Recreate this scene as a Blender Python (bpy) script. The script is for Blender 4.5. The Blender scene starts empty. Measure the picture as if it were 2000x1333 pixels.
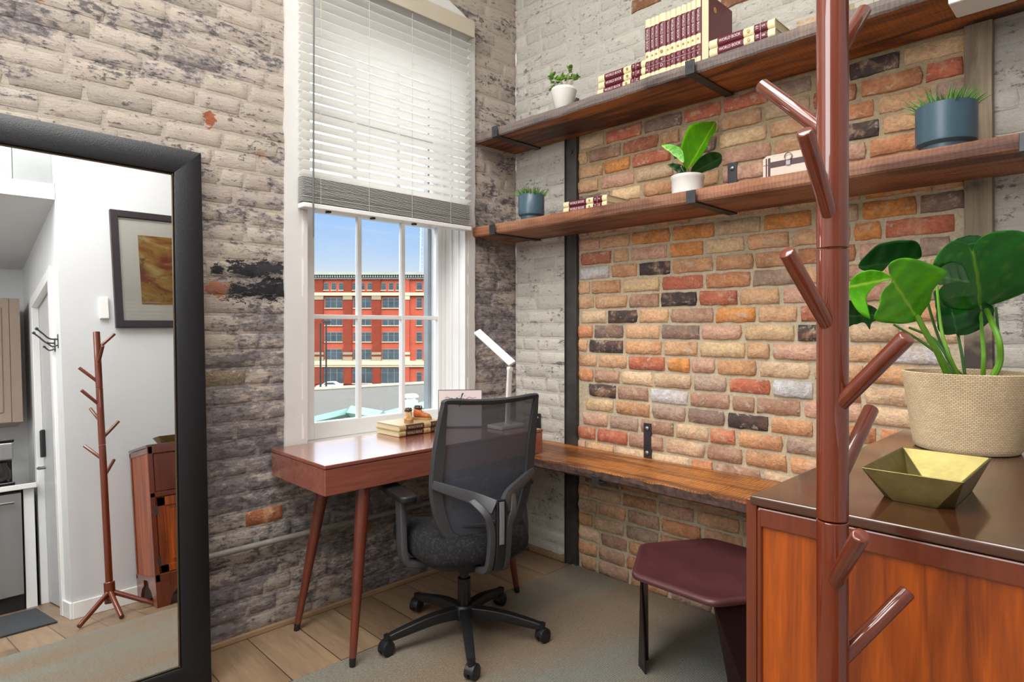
import bpy, bmesh, math, random
from mathutils import Vector, Matrix, noise as mn

sc = bpy.context.scene
COL = sc.collection
PI = math.pi

# ------------------------------------------------------------------ camera
CAM = Vector((2.6213, -2.6087, 1.30))
cam_d = bpy.data.cameras.new('camera')
cam_d.sensor_width = 36.0
cam_d.lens = 1209.0 / 2000.0 * 36.0
cam_d.shift_y = -28.5 / 2000.0
cam_d.clip_start = 0.03
cam_d.clip_end = 1000
cam = bpy.data.objects.new('camera', cam_d)
COL.objects.link(cam)
cam.location = CAM
YAW = math.radians(45.4933)
cam.rotation_euler = (PI / 2, 0, YAW)
sc.camera = cam
FWD = Vector((-math.sin(YAW), math.cos(YAW), 0))
RGT = Vector((math.cos(YAW), math.sin(YAW), 0))

# ------------------------------------------------------------------ view
sc.view_settings.view_transform = 'Standard'
sc.view_settings.look = 'None'
sc.view_settings.exposure = 0.25
sc.view_settings.gamma = 1.0
sc.view_settings.use_curve_mapping = False

# ------------------------------------------------------------------ world sky
wd = bpy.data.worlds.new('sky')
sc.world = wd
wd.use_nodes = True
wn = wd.node_tree.nodes
wl = wd.node_tree.links
wn.clear()
w_out = wn.new('ShaderNodeOutputWorld')
w_bg = wn.new('ShaderNodeBackground')
w_tc = wn.new('ShaderNodeTexCoord')
w_sep = wn.new('ShaderNodeSeparateXYZ')
w_ramp = wn.new('ShaderNodeValToRGB')
w_ns = wn.new('ShaderNodeTexNoise')
w_mr = wn.new('ShaderNodeMapRange')
w_add = wn.new('ShaderNodeMath')
wl.new(w_tc.outputs['Generated'], w_sep.inputs[0])
wl.new(w_tc.outputs['Generated'], w_ns.inputs['Vector'])
w_ns.inputs['Scale'].default_value = 7.0
w_ns.inputs['Detail'].default_value = 4.0
w_mr.inputs[1].default_value = 0.3
w_mr.inputs[2].default_value = 0.7
w_mr.inputs[3].default_value = -0.012
w_mr.inputs[4].default_value = 0.012
wl.new(w_ns.outputs[0], w_mr.inputs[0])
w_add.operation = 'ADD'
wl.new(w_sep.outputs[2], w_add.inputs[0])
wl.new(w_mr.outputs[0], w_add.inputs[1])
wl.new(w_add.outputs[0], w_ramp.inputs[0])
cr = w_ramp.color_ramp
cr.elements[0].position = 0.0
cr.elements[0].color = (0.62, 0.68, 0.76, 1)
cr.elements[1].position = 0.085
cr.elements[1].color = (0.60, 0.70, 0.84, 1)
for p, c in ((0.12, (0.44, 0.60, 0.86)), (0.18, (0.30, 0.52, 0.88)), (0.205, (0.36, 0.57, 0.88)), (0.25, (3.0, 3.05, 3.1)), (0.4, (8.0, 8.1, 8.3)), (0.62, (5.0, 5.1, 5.3)), (0.8, (0.8, 0.9, 1.1)), (1.0, (0.6, 0.7, 0.9))):
    e = cr.elements.new(p)
    e.color = (*c, 1)
wl.new(w_ramp.outputs[0], w_bg.inputs[0])
w_bg.inputs[1].default_value = 1.0
wl.new(w_bg.outputs[0], w_out.inputs[0])

# ------------------------------------------------------------------ sun on the street side
def light(name, kind, loc, energy, color=(1, 1, 1), target=None, **kw):
    d = bpy.data.lights.new(name, kind)
    d.energy = energy
    d.color = color
    for k, v in kw.items():
        setattr(d, k, v)
    o = bpy.data.objects.new(name, d)
    COL.objects.link(o)
    o.location = loc
    if target is not None:
        o.rotation_euler = (Vector(target) - Vector(loc)).to_track_quat('-Z', 'Y').to_euler()
    return o

light('sun', 'SUN', (0, 0, 30), 1.15, (1.0, 0.96, 0.9), target=(-20, 8, 8), angle=0.03)
# unseen fill lamps added below the ceiling to bring up the room's brightness
light('ceiling_fill', 'AREA', (1.60, -2.15, 3.86), 66, (1.0, 0.985, 0.96), target=(1.60, -2.15, 0), shape='RECTANGLE', size=1.5, size_y=1.5)
light('ceiling_fill', 'AREA', (1.5, -3.7, 3.86), 60, (1.0, 0.985, 0.96), target=(1.5, -3.6, 0), shape='RECTANGLE', size=1.8, size_y=1.2)
# unseen fill added behind the camera, as from an assumed window, to brighten the brick
light('back_wall_fill', 'AREA', (1.45, -4.66, 2.35), 60, (0.96, 0.98, 1.0), target=(1.35, 0.0, 1.2), shape='RECTANGLE', size=1.9, size_y=1.7)
light('hall_fill', 'AREA', (3.1, -2.9, 2.74), 15, (1.0, 0.99, 0.97), target=(3.1, -2.9, 0), shape='RECTANGLE', size=0.7, size_y=0.7)  # unseen fill added to brighten the hall

# ------------------------------------------------------------------ helpers
def S(r, g, b):
    f = lambda c: c / 12.92 if c <= 0.04045 else ((c + 0.055) / 1.055) ** 2.4
    return (f(r / 255.0), f(g / 255.0), f(b / 255.0))

def tag(o, label=None, cat=None, group=None, kind=None):
    if label: o['label'] = label
    if cat: o['category'] = cat
    if group: o['group'] = group
    if kind: o['kind'] = kind
    return o

def empty(name, loc=(0, 0, 0), rz=0, label=None, cat=None, group=None):
    o = bpy.data.objects.new(name, None)
    o.empty_display_size = 0.05
    COL.objects.link(o)
    o.location = loc
    o.rotation_euler = (0, 0, rz)
    return tag(o, label, cat, group)

def link(name, bm, mats, parent=None, smooth=False, bevel=0, loc=None, rot=None, seg=2, angle=40):
    bmesh.ops.recalc_face_normals(bm, faces=bm.faces[:])
    me = bpy.data.meshes.new(name)
    bm.to_mesh(me)
    bm.free()
    if not isinstance(mats, (list, tuple)): mats = [mats]
    for m in mats: me.materials.append(m)
    o = bpy.data.objects.new(name, me)
    COL.objects.link(o)
    if parent is not None: o.parent = parent
    if loc is not None: o.location = loc
    if rot is not None: o.rotation_euler = rot
    if smooth:
        for p in me.polygons: p.use_smooth = True
        try: me.set_sharp_from_angle(angle=math.radians(angle))
        except Exception: pass
    if bevel:
        md = o.modifiers.new('bevel', 'BEVEL')
        md.width = bevel
        md.segments = seg
        md.limit_method = 'ANGLE'
        md.angle_limit = math.radians(35)
    return o

def struct(o):
    o['kind'] = 'structure'
    return o

def B(): return bmesh.new()

def box(bm, x0, x1, y0, y1, z0, z1, mi=0, M=None):
    vs = [bm.verts.new(Vector((x, y, z)) if M is None else M @ Vector((x, y, z))) for z in (z0, z1) for y in (y0, y1) for x in (x0, x1)]
    for f in ((0, 2, 3, 1), (4, 5, 7, 6), (0, 1, 5, 4), (2, 6, 7, 3), (0, 4, 6, 2), (1, 3, 7, 5)):
        fc = bm.faces.new([vs[i] for i in f])
        fc.material_index = mi
    return bm

def frame_of(d):
    d = d.normalized()
    a = Vector((0, 0, 1)) if abs(d.z) < 0.9 else Vector((1, 0, 0))
    u = d.cross(a).normalized()
    return u, d.cross(u).normalized()

def tube(bm, pts, r, seg=12, cap=True, mi=0, flat=None):
    pts = [Vector(p) for p in pts]
    n = len(pts)
    if not isinstance(r, (list, tuple)): r = [r] * n
    rings = []
    u = None
    for i, p in enumerate(pts):
        d = (pts[min(i + 1, n - 1)] - pts[max(i - 1, 0)]).normalized()
        if u is None: u, v = frame_of(d)
        else:
            u = (u - d * u.dot(d)).normalized()
            v = d.cross(u).normalized()
        ring = []
        for k in range(seg):
            a = 2 * PI * k / seg
            rr = r[i]
            ring.append(bm.verts.new(p + (u * math.cos(a) + v * math.sin(a)) * rr))
        rings.append(ring)
    for i in range(n - 1):
        for k in range(seg):
            f = bm.faces.new((rings[i][k], rings[i][(k + 1) % seg], rings[i + 1][(k + 1) % seg], rings[i + 1][k]))
            f.material_index = mi
    if cap:
        for rg in (rings[0], rings[-1]):
            f = bm.faces.new(rg)
            f.material_index = mi
    return bm

def lathe(bm, prof, c=(0, 0, 0), seg=32, mi=0, capb=True, capt=True, sx=1, sy=1):
    rings = []
    for r, z in prof:
        rings.append([bm.verts.new((c[0] + r * sx * math.cos(2 * PI * k / seg), c[1] + r * sy * math.sin(2 * PI * k / seg), c[2] + z)) for k in range(seg)])
    for i in range(len(rings) - 1):
        for k in range(seg):
            f = bm.faces.new((rings[i][k], rings[i][(k + 1) % seg], rings[i + 1][(k + 1) % seg], rings[i + 1][k]))
            f.material_index = mi
    if capb: bm.faces.new(rings[0]).material_index = mi
    if capt: bm.faces.new(rings[-1]).material_index = mi
    return bm

def prism(bm, poly, z0, z1, M=None, mi=0, taper=1.0):
    T = (lambda v: M @ v) if M is not None else (lambda v: v)
    cx = sum(p[0] for p in poly) / len(poly)
    cy = sum(p[1] for p in poly) / len(poly)
    a = [bm.verts.new(T(Vector((x, y, z0)))) for x, y in poly]
    b = [bm.verts.new(T(Vector((cx + (x - cx) * taper, cy + (y - cy) * taper, z1)))) for x, y in poly]
    n = len(poly)
    for f in [a[::-1], b] + [(a[i], a[(i + 1) % n], b[(i + 1) % n], b[i]) for i in range(n)]:
        bm.faces.new(f).material_index = mi
    return bm

def sweep(bm, pts, prof, side, closed=False, mi=0):
    """sweep a 2D profile [(a, b)] along pts; a goes along tangent x side, b along side"""
    pts = [Vector(p) for p in pts]
    n = len(pts)
    side = Vector(side).normalized()
    rings = []
    for i, p in enumerate(pts):
        if closed: d = pts[(i + 1) % n] - pts[(i - 1) % n]
        else: d = pts[min(i + 1, n - 1)] - pts[max(i - 1, 0)]
        d.normalize()
        a = d.cross(side).normalized()
        b = a.cross(d).normalized()
        pr = prof(i / (n - 1.0)) if callable(prof) else prof
        rings.append([bm.verts.new(p + a * q[0] + b * q[1]) for q in pr])
    m = len(rings[0])
    for i in range(n if closed else n - 1):
        r0, r1 = rings[i], rings[(i + 1) % n]
        for k in range(m):
            bm.faces.new((r0[k], r0[(k + 1) % m], r1[(k + 1) % m], r1[k])).material_index = mi
    if not closed:
        bm.faces.new(rings[0]).material_index = mi
        bm.faces.new(rings[-1][::-1]).material_index = mi
    return bm

def ov(a, b, seg=10): return [(a * math.cos(2 * PI * k / seg), b * math.sin(2 * PI * k / seg)) for k in range(seg)]

def rrect(a, b, r, seg=3):
    out = []
    for cx, cy, a0 in ((a - r, b - r, 0), (-a + r, b - r, 90), (-a + r, -b + r, 180), (a - r, -b + r, 270)):
        for k in range(seg + 1):
            t = math.radians(a0 + 90.0 * k / seg)
            out.append((cx + r * math.cos(t), cy + r * math.sin(t)))
    return out

def spline(pts, n=8, closed=False):
    pts = [Vector(p) for p in pts]
    m = len(pts)
    out = []
    for i in range(m if closed else m - 1):
        if closed: p0, p1, p2, p3 = pts[(i - 1) % m], pts[i], pts[(i + 1) % m], pts[(i + 2) % m]
        else: p0, p1, p2, p3 = pts[max(i - 1, 0)], pts[i], pts[i + 1], pts[min(i + 2, m - 1)]
        for k in range(n):
            t = k / n
            out.append(0.5 * ((2 * p1) + (p2 - p0) * t + (2 * p0 - 5 * p1 + 4 * p2 - p3) * t * t + (3 * p1 - p0 - 3 * p2 + p3) * t ** 3))
    if not closed: out.append(pts[-1])
    return out

def copy_tree(o, parent=None):
    c = o.copy()
    COL.objects.link(c)
    if parent is not None: c.parent = parent
    for ch in [x for x in bpy.data.objects if x.parent == o]: copy_tree(ch, c)
    return c

def text_obj(name, body, size, origin, right, up, mat, parent=None, extrude=0.0004, shear=0, width=None):
    cu = bpy.data.curves.new('t', 'FONT')
    cu.body = body
    cu.size = size
    cu.extrude = extrude
    cu.shear = shear
    cu.align_x = 'CENTER'
    cu.align_y = 'CENTER'
    cu.resolution_u = 2
    to = bpy.data.objects.new('t', cu)
    me = bpy.data.meshes.new_from_object(to)
    bpy.data.objects.remove(to)
    r = Vector(right).normalized()
    u = Vector(up).normalized()
    n = r.cross(u)
    k = 1.0
    if width:
        xs = [v.co.x for v in me.vertices]
        k = width / (max(xs) - min(xs))
    M = Matrix(((r.x * k, u.x, n.x, origin[0]), (r.y * k, u.y, n.y, origin[1]), (r.z * k, u.z, n.z, origin[2]), (0, 0, 0, 1)))
    me.transform(M)
    me.name = name
    me.materials.append(mat)
    o = bpy.data.objects.new(name, me)
    COL.objects.link(o)
    if parent is not None: o.parent = parent
    return o

# ------------------------------------------------------------------ materials
class NT:
    def __init__(s, name):
        s.m = bpy.data.materials.new(name)
        s.m.use_nodes = True
        s.n = s.m.node_tree.nodes
        s.l = s.m.node_tree.links
        s.p = s.n['Principled BSDF']
        s.out = s.n['Material Output']
        s.tc = s.n.new('ShaderNodeTexCoord').outputs['Object']
    def mapping(s, scale=(1, 1, 1), rot=(0, 0, 0), loc=(0, 0, 0)):
        k = s.n.new('ShaderNodeMapping')
        s.l.new(s.tc, k.inputs[0])
        k.inputs['Scale'].default_value = scale
        k.inputs['Rotation'].default_value = rot
        k.inputs['Location'].default_value = loc
        return k.outputs[0]
    def noise(s, scale, detail=4, rough=0.55, vec=None, dist=0):
        k = s.n.new('ShaderNodeTexNoise')
        s.l.new(vec if vec is not None else s.tc, k.inputs['Vector'])
        k.inputs['Scale'].default_value = scale
        k.inputs['Detail'].default_value = detail
        k.inputs['Roughness'].default_value = rough
        k.inputs['Distortion'].default_value = dist
        return k.outputs[0]
    def wave(s, scale, vec=None, dist=0, detail=2, dscale=1, direction='X', kind='BANDS'):
        k = s.n.new('ShaderNodeTexWave')
        k.wave_type = kind
        if kind == 'BANDS': k.bands_direction = direction
        s.l.new(vec if vec is not None else s.tc, k.inputs['Vector'])
        k.inputs['Scale'].default_value = scale
        k.inputs['Distortion'].default_value = dist
        k.inputs['Detail'].default_value = detail
        k.inputs['Detail Scale'].default_value = dscale
        return k.outputs['Fac']
    def rng(s, v, a, b, c=0.0, d=1.0):
        k = s.n.new('ShaderNodeMapRange')
        s.l.new(v, k.inputs[0])
        for i, q in enumerate((a, b, c, d)): k.inputs[i + 1].default_value = q
        return k.outputs[0]
    def math(s, op, a, b):
        k = s.n.new('ShaderNodeMath')
        k.operation = op
        for i, q in enumerate((a, b)):
            if isinstance(q, (int, float)): k.inputs[i].default_value = q
            else: s.l.new(q, k.inputs[i])
        return k.outputs[0]
    def mix(s, f, a, b, mode='MIX'):
        k = s.n.new('ShaderNodeMix')
        k.data_type = 'RGBA'
        k.blend_type = mode
        k.clamp_factor = True
        def put(sock, q):
            if isinstance(q, (int, float)): sock.default_value = q
            elif isinstance(q, tuple): sock.default_value = (*q[:3], 1)
            else: s.l.new(q, sock)
        put(k.inputs[0], f)
        put(k.inputs[6], a)
        put(k.inputs[7], b)
        return k.outputs[2]
    def attr(s, name):
        k = s.n.new('ShaderNodeAttribute')
        k.attribute_name = name
        return k.outputs['Color']
    def col(s, c):
        if isinstance(c, tuple): s.p.inputs['Base Color'].default_value = (*c[:3], 1)
        else: s.l.new(c, s.p.inputs['Base Color'])
    def rough(s, r):
        if isinstance(r, (int, float)): s.p.inputs['Roughness'].default_value = r
        else: s.l.new(r, s.p.inputs['Roughness'])
    def bump(s, h, strength=0.3, dist=0.01):
        k = s.n.new('ShaderNodeBump')
        s.l.new(h, k.inputs['Height'])
        k.inputs['Strength'].default_value = strength
        k.inputs['Distance'].default_value = dist
        s.l.new(k.outputs[0], s.p.inputs['Normal'])

def pbr(name, c, rough=0.5, metal=0.0, var=0.12, nscale=8, bump=0.0, bscale=60, spec=0.5, coat=0, emis=None, detail=4, vec=None):
    t = NT(name)
    n = t.noise(nscale, detail)
    k = t.rng(n, 0.3, 0.7, 1 - var, 1 + var)
    t.col(t.mix(1.0, c, k, 'MULTIPLY'))
    t.rough(rough)
    t.p.inputs['Metallic'].default_value = metal
    t.p.inputs['Specular IOR Level'].default_value = spec
    t.p.inputs['Coat Weight'].default_value = coat
    t.p.inputs['Coat Roughness'].default_value = 0.1
    if bump: t.bump(t.noise(bscale, 3), bump, 0.003)
    if emis:
        t.p.inputs['Emission Color'].default_value = (*emis[:3], 1)
        t.p.inputs['Emission Strength'].default_value = emis[3]
    return t.m

def wood(name, c1, c2, axis='X', scale=1.0, rough=0.35, coat=0.0, contrast=1.0, bump=0.05, crough=0.15):
    t = NT(name)
    st = 0.07
    s = {'X': (st, 1, 1), 'Y': (1, st, 1), 'Z': (1, 1, st)}[axis]
    v = t.mapping(tuple(q * scale for q in s))
    n1 = t.noise(14, 6, 0.6, v, 0.6)
    n2 = t.noise(90, 4, 0.6, v)
    a = t.rng(n1, 0.5 - 0.22 / contrast, 0.5 + 0.22 / contrast)
    c = t.mix(a, c1, c2)
    c = t.mix(1.0, c, t.rng(n2, 0.25, 0.75, 0.78, 1.16), 'MULTIPLY')
    t.col(c)
    t.rough(rough)
    t.p.inputs['Coat Weight'].default_value = coat
    t.p.inputs['Coat Roughness'].default_value = crough
    t.bump(n2, bump, 0.002)
    return t.m

def rough_wood(name, c1, c2, c3, saw=0.86, rough=0.6, ndark=0.5):
    """rough sawn board along X with saw marks across"""
    t = NT(name)
    v = t.mapping((0.10, 1, 1))
    n1 = t.noise(11, 6, 0.62, v, 0.8)
    n0 = t.noise(3.0, 3, 0.5)
    n2 = t.noise(70, 4, 0.6, v)
    c = t.mix(t.rng(n1, 0.42, 0.58), c1, c2)
    c = t.mix(t.rng(n0, ndark, ndark + 0.25), c, c3)
    w = t.wave(21, t.mapping((1, 0.35, 0.6)), 7.0, 3, 1.6, 'X')
    c = t.mix(1.0, c, t.rng(w, 0.0, 1.0, saw, 1.06), 'MULTIPLY')
    c = t.mix(1.0, c, t.rng(n2, 0.25, 0.75, 0.72, 1.2), 'MULTIPLY')
    t.col(c)
    t.rough(rough)
    t.bump(t.math('ADD', t.math('MULTIPLY', w, 0.5), t.math('MULTIPLY', n2, 2.0)), 0.3, 0.003)
    return t.m

M = {}
M['white'] = pbr('white_paint', S(206, 207, 208), 0.55, var=0.015, nscale=3)
M['white_trim'] = pbr('white_trim_paint', S(210, 208, 203), 0.4, var=0.04, nscale=5, bump=0.06, bscale=25)
M['white_plain'] = pbr('white_enamel', S(235, 234, 232), 0.25, var=0.01)
M['steel'] = pbr('blackened_steel', S(66, 66, 68), 0.42, 0.55, var=0.3, nscale=14, bump=0.05)
M['steel_dark'] = pbr('dark_steel_channel', S(72, 70, 68), 0.5, 0.4, var=0.35, nscale=9, bump=0.08)
M['bolt'] = pbr('bolt_steel', S(150, 148, 145), 0.3, 0.9)
M['black'] = pbr('black_plastic', S(26, 26, 28), 0.42, var=0.05)
M['chair_grey'] = pbr('charcoal_plastic', S(62, 62, 64), 0.45, var=0.04)
M['black_gloss'] = pbr('black_gloss', S(18, 18, 20), 0.15, var=0.03)
M['leather_black'] = pbr('black_leather', S(14, 14, 17), 0.36, var=0.12, nscale=25, bump=0.25, bscale=260)
M['maroon_leather'] = pbr('maroon_leather', S(82, 44, 46), 0.38, var=0.18, nscale=10, bump=0.12, bscale=200)
M['desk'] = wood('desk_walnut', S(150, 88, 72), S(126, 70, 56), 'Y', 1.0, 0.26, 1.0, 0.8, 0.01, 0.14)
M['leg_wood'] = wood('desk_leg_walnut', S(112, 52, 36), S(88, 38, 26), 'Z', 1.0, 0.3, 0.4, 0.8, 0.02)
M['cab'] = wood('cabinet_walnut', S(176, 82, 14), S(112, 46, 10), 'Z', 1.9, 0.4, 0.12, 1.5, 0.02)
M['cab_frame'] = wood('cabinet_frame_walnut', S(124, 56, 30), S(88, 38, 20), 'Z', 1.0, 0.3, 0.5, 0.8, 0.02)
M['cab_top'] = wood('cabinet_top_walnut', S(82, 48, 32), S(66, 36, 24), 'X', 0.6, 0.16, 0.6, 0.8, 0.01, 0.08)
M['rack'] = wood('rack_walnut', S(118, 46, 12), S(88, 30, 8), 'Z', 0.8, 0.4, 0.75, 0.7, 0.0, 0.03)
M['rack'].node_tree.nodes['Principled BSDF'].inputs['Coat IOR'].default_value = 1.75
M['rack'].node_tree.nodes['Principled BSDF'].inputs['Specular IOR Level'].default_value = 0.2
M['shelf_face'] = rough_wood('weathered_shelf', S(156, 100, 66), S(98, 60, 42), S(166, 122, 96), rough=0.62)
M['shelf_under'] = rough_wood('sawn_shelf_underside', S(172, 100, 44), S(62, 32, 18), S(110, 62, 34), rough=0.55)
M['shelf_grey'] = rough_wood('grey_live_edge', S(118, 106, 100), S(80, 70, 66), S(146, 122, 108), rough=0.7)
M['bench'] = rough_wood('oiled_bench_top', S(206, 130, 60), S(122, 70, 34), S(84, 52, 36), rough=0.36, ndark=0.50, saw=0.58)
M['bark'] = pbr('bark_edge', S(84, 62, 54), 0.8, var=0.55, nscale=30, bump=0.9, bscale=60, detail=6)
M['cream'] = pbr('cream_cover', S(226, 212, 168), 0.45, var=0.04, nscale=30)
M['maroon'] = pbr('maroon_cover', S(96, 26, 38), 0.4, var=0.06, nscale=30)
M['brown_cover'] = pbr('dark_brown_cover', S(70, 46, 40), 0.45, var=0.1, nscale=30)
M['gold'] = pbr('gilt', S(186, 150, 96), 0.35, 0.6)
M['ink_white'] = pbr('white_ink', S(226, 210, 206), 0.5)
M['ink_gold'] = pbr('pale_ink', S(176, 150, 118), 0.5)
def paper():
    t = NT('book_pages')
    w = t.wave(160, None, 1.0, 1, 1, 'DIAGONAL')
    t.col(t.mix(w, S(230, 218, 184), S(196, 178, 140)))
    t.rough(0.8)
    return t.m
M['pages'] = paper()
M['conduit'] = pbr('grey_conduit', S(140, 136, 128), 0.5, 0.1, var=0.15, nscale=20)
M['pot_white'] = pbr('white_ceramic', S(226, 222, 214), 0.4, var=0.03, nscale=12)
M['pot_blue'] = pbr('blue_grey_ceramic', S(64, 88, 101), 0.32, var=0.03)
M['soil'] = pbr('soil', S(60, 46, 34), 0.95, var=0.4, nscale=60, bump=0.6)
M['bronze'] = pbr('brass_bowl', S(132, 120, 72), 0.42, 0.85, var=0.18, nscale=30, bump=0.12, bscale=120)
M['grass_blade'] = pbr('spiky_leaf', S(92, 132, 62), 0.45, var=0.35, nscale=40)
M['jade'] = pbr('jade_leaf', S(112, 154, 62), 0.3, var=0.4, nscale=22)
M['twig'] = pbr('pale_stem', S(168, 160, 128), 0.6, var=0.2)
M['petiole'] = pbr('green_stem', S(104, 158, 44), 0.35, var=0.25, nscale=12)
M['petiole_dark'] = pbr('dark_green_stem', S(52, 98, 34), 0.4, var=0.25, nscale=12)

def leafmat(name, c, c2, vein, trans=0.3):
    t = NT(name)
    at = t.n.new('ShaderNodeAttribute')
    at.attribute_name = 'vein'
    n = t.noise(18, 4)
    cc = t.mix(t.rng(n, 0.3, 0.7), c, c2)
    cc = t.mix(at.outputs['Fac'], cc, vein)
    t.col(cc)
    t.rough(0.22)
    t.bump(t.noise(45, 2), 0.15, 0.004)
    tr = t.n.new('ShaderNodeBsdfTranslucent')
    t.l.new(cc, tr.inputs[0])
    mx = t.n.new('ShaderNodeMixShader')
    mx.inputs[0].default_value = trans
    t.l.new(t.p.outputs[0], mx.inputs[1])
    t.l.new(tr.outputs[0], mx.inputs[2])
    t.l.new(mx.outputs[0], t.out.inputs[0])
    return t.m
M['leaf_bright'] = leafmat('bright_leaf', S(104, 190, 14), S(80, 168, 12), S(180, 220, 70))
M['leaf_mid'] = leafmat('mid_green_leaf', S(40, 136, 26), S(26, 112, 22), S(150, 200, 60))
M['leaf_dark'] = leafmat('dark_green_leaf', S(28, 92, 34), S(18, 72, 26), S(60, 110, 50))
M['leaf_grey'] = leafmat('pale_underside_leaf', S(66, 108, 62), S(52, 92, 50), S(90, 130, 80))

def basket_mat():
    t = NT('woven_basket')
    sp = t.n.new('ShaderNodeSeparateXYZ')
    t.l.new(t.tc, sp.inputs[0])
    at = t.math('ARCTAN2', sp.outputs[1], sp.outputs[0])
    cb = t.n.new('ShaderNodeCombineXYZ')
    t.l.new(t.math('MULTIPLY', at, 13.0), cb.inputs[0])
    t.l.new(t.math('MULTIPLY', sp.outputs[2], 130.0), cb.inputs[1])
    k = t.n.new('ShaderNodeTexBrick')
    t.l.new(cb.outputs[0], k.inputs['Vector'])
    k.inputs['Scale'].default_value = 1.0
    k.inputs['Brick Width'].default_value = 0.9
    k.inputs['Row Height'].default_value = 0.55
    k.inputs['Mortar Size'].default_value = 0.09
    k.inputs['Mortar Smooth'].default_value = 0.8
    k.inputs['Color1'].default_value = (*S(230, 208, 172), 1)
    k.inputs['Color2'].default_value = (*S(216, 190, 150), 1)
    k.inputs['Mortar'].default_value = (*S(184, 152, 112), 1)
    c = t.mix(1.0, k.outputs['Color'], t.rng(t.noise(14, 5), 0.3, 0.7, 0.9, 1.1), 'MULTIPLY')
    t.col(c)
    t.rough(0.85)
    t.bump(t.math('SUBTRACT', 1.0, k.outputs['Fac']), 0.6, 0.003)
    return t.m
M['basket'] = basket_mat()

def rug_mat():
    t = NT('woven_rug')
    w1 = t.wave(38, None, 1.2, 2, 4, 'X')
    w2 = t.wave(60, None, 1.0, 2, 3, 'Y')
    big = t.noise(1.6, 4, 0.5, t.mapping((1.0, 0.35, 1)))
    fine = t.noise(120, 3)
    c = t.mix(t.rng(big, 0.38, 0.62), S(132, 134, 124), S(138, 120, 98))
    k = t.math('MULTIPLY', t.rng(w1, 0, 1, 0.66, 1.18), t.rng(w2, 0, 1, 0.76, 1.14))
    k = t.math('MULTIPLY', k, t.rng(fine, 0.3, 0.7, 0.8, 1.15))
    t.col(t.mix(1.0, c, k, 'MULTIPLY'))
    t.rough(0.95)
    t.bump(t.math('ADD', w1, w2), 0.5, 0.003)
    return t.m
M['rug'] = rug_mat()

def floor_mat():
    t = NT('plank_floor')
    k = t.n.new('ShaderNodeTexBrick')
    t.l.new(t.mapping((1, 1, 1), loc=(0.35, 0.196 * 20 - 0.174, 0)), k.inputs['Vector'])
    k.offset = 0.37
    k.inputs['Scale'].default_value = 1.0
    k.inputs['Brick Width'].default_value = 1.25
    k.inputs['Row Height'].default_value = 0.196
    k.inputs['Mortar Size'].default_value = 0.0022
    k.inputs['Mortar Smooth'].default_value = 0.2
    k.inputs['Color1'].default_value = (*S(152, 126, 98), 1)
    k.inputs['Color2'].default_value = (*S(124, 100, 76), 1)
    k.inputs['Mortar'].default_value = (*S(66, 50, 38), 1)
    v = t.mapping((0.12, 1, 1))
    n1 = t.noise(16, 6, 0.65, v, 1.0)
    n2 = t.noise(80, 4, 0.6, v)
    c = t.mix(1.0, k.outputs['Color'], t.rng(n1, 0.3, 0.7, 0.74, 1.16), 'MULTIPLY')
    c = t.mix(1.0, c, t.rng(n2, 0.3, 0.7, 0.9, 1.08), 'MULTIPLY')
    t.col(c)
    t.rough(0.42)
    t.bump(n2, 0.12, 0.002)
    return t.m
M['floor'] = floor_mat()

def brick_mat():
    t = NT('bare_brick')
    c = t.attr('Col')
    n1 = t.noise(13, 6, 0.65, None, 0.5)
    n2 = t.noise(75, 6, 0.72)
    n3 = t.noise(22, 6, 0.65, t.mapping((1, 1, 1.5), loc=(3, 1, 7)), 0.3)
    n4 = t.noise(5, 4, 0.6, t.mapping((1, 1, 2.0), loc=(9, 0, 2)))
    c = t.mix(t.rng(n4, 0.50, 0.66, 0, 0.45), c, S(172, 120, 92))
    c = t.mix(t.rng(n1, 0.52, 0.66, 0, 0.50), c, S(228, 190, 152))
    c = t.mix(1.0, c, t.rng(n1, 0.28, 0.5, 0.70, 1.0), 'MULTIPLY')
    c = t.mix(1.0, c, t.rng(n2, 0.25, 0.75, 0.66, 1.3), 'MULTIPLY')
    c = t.mix(t.rng(n3, 0.585, 0.64, 0, 0.6), c, S(214, 200, 184))
    c = t.mix(t.rng(n2, 0.645, 0.69, 0, 0.75), c, S(84, 62, 52))
    t.col(c)
    t.rough(0.9)
    t.p.inputs['Specular IOR Level'].default_value = 0.2
    t.bump(t.math('ADD', t.math('MULTIPLY', n3, 1.2), t.math('ADD', n2, n1)), 0.9, 0.009)
    return t.m
M['brick'] = brick_mat()

def mortar_mat():
    t = NT('mortar')
    c = t.attr('Col')
    n2 = t.noise(70, 5, 0.7)
    n1 = t.noise(6, 4)
    c = t.mix(1.0, c, t.rng(n2, 0.25, 0.75, 0.7, 1.25), 'MULTIPLY')
    c = t.mix(1.0, c, t.rng(n1, 0.3, 0.7, 0.86, 1.12), 'MULTIPLY')
    t.col(c)
    t.rough(0.95)
    t.p.inputs['Specular IOR Level'].default_value = 0.1
    t.bump(n2, 0.8, 0.006)
    return t.m
M['mortar'] = mortar_mat()

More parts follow.
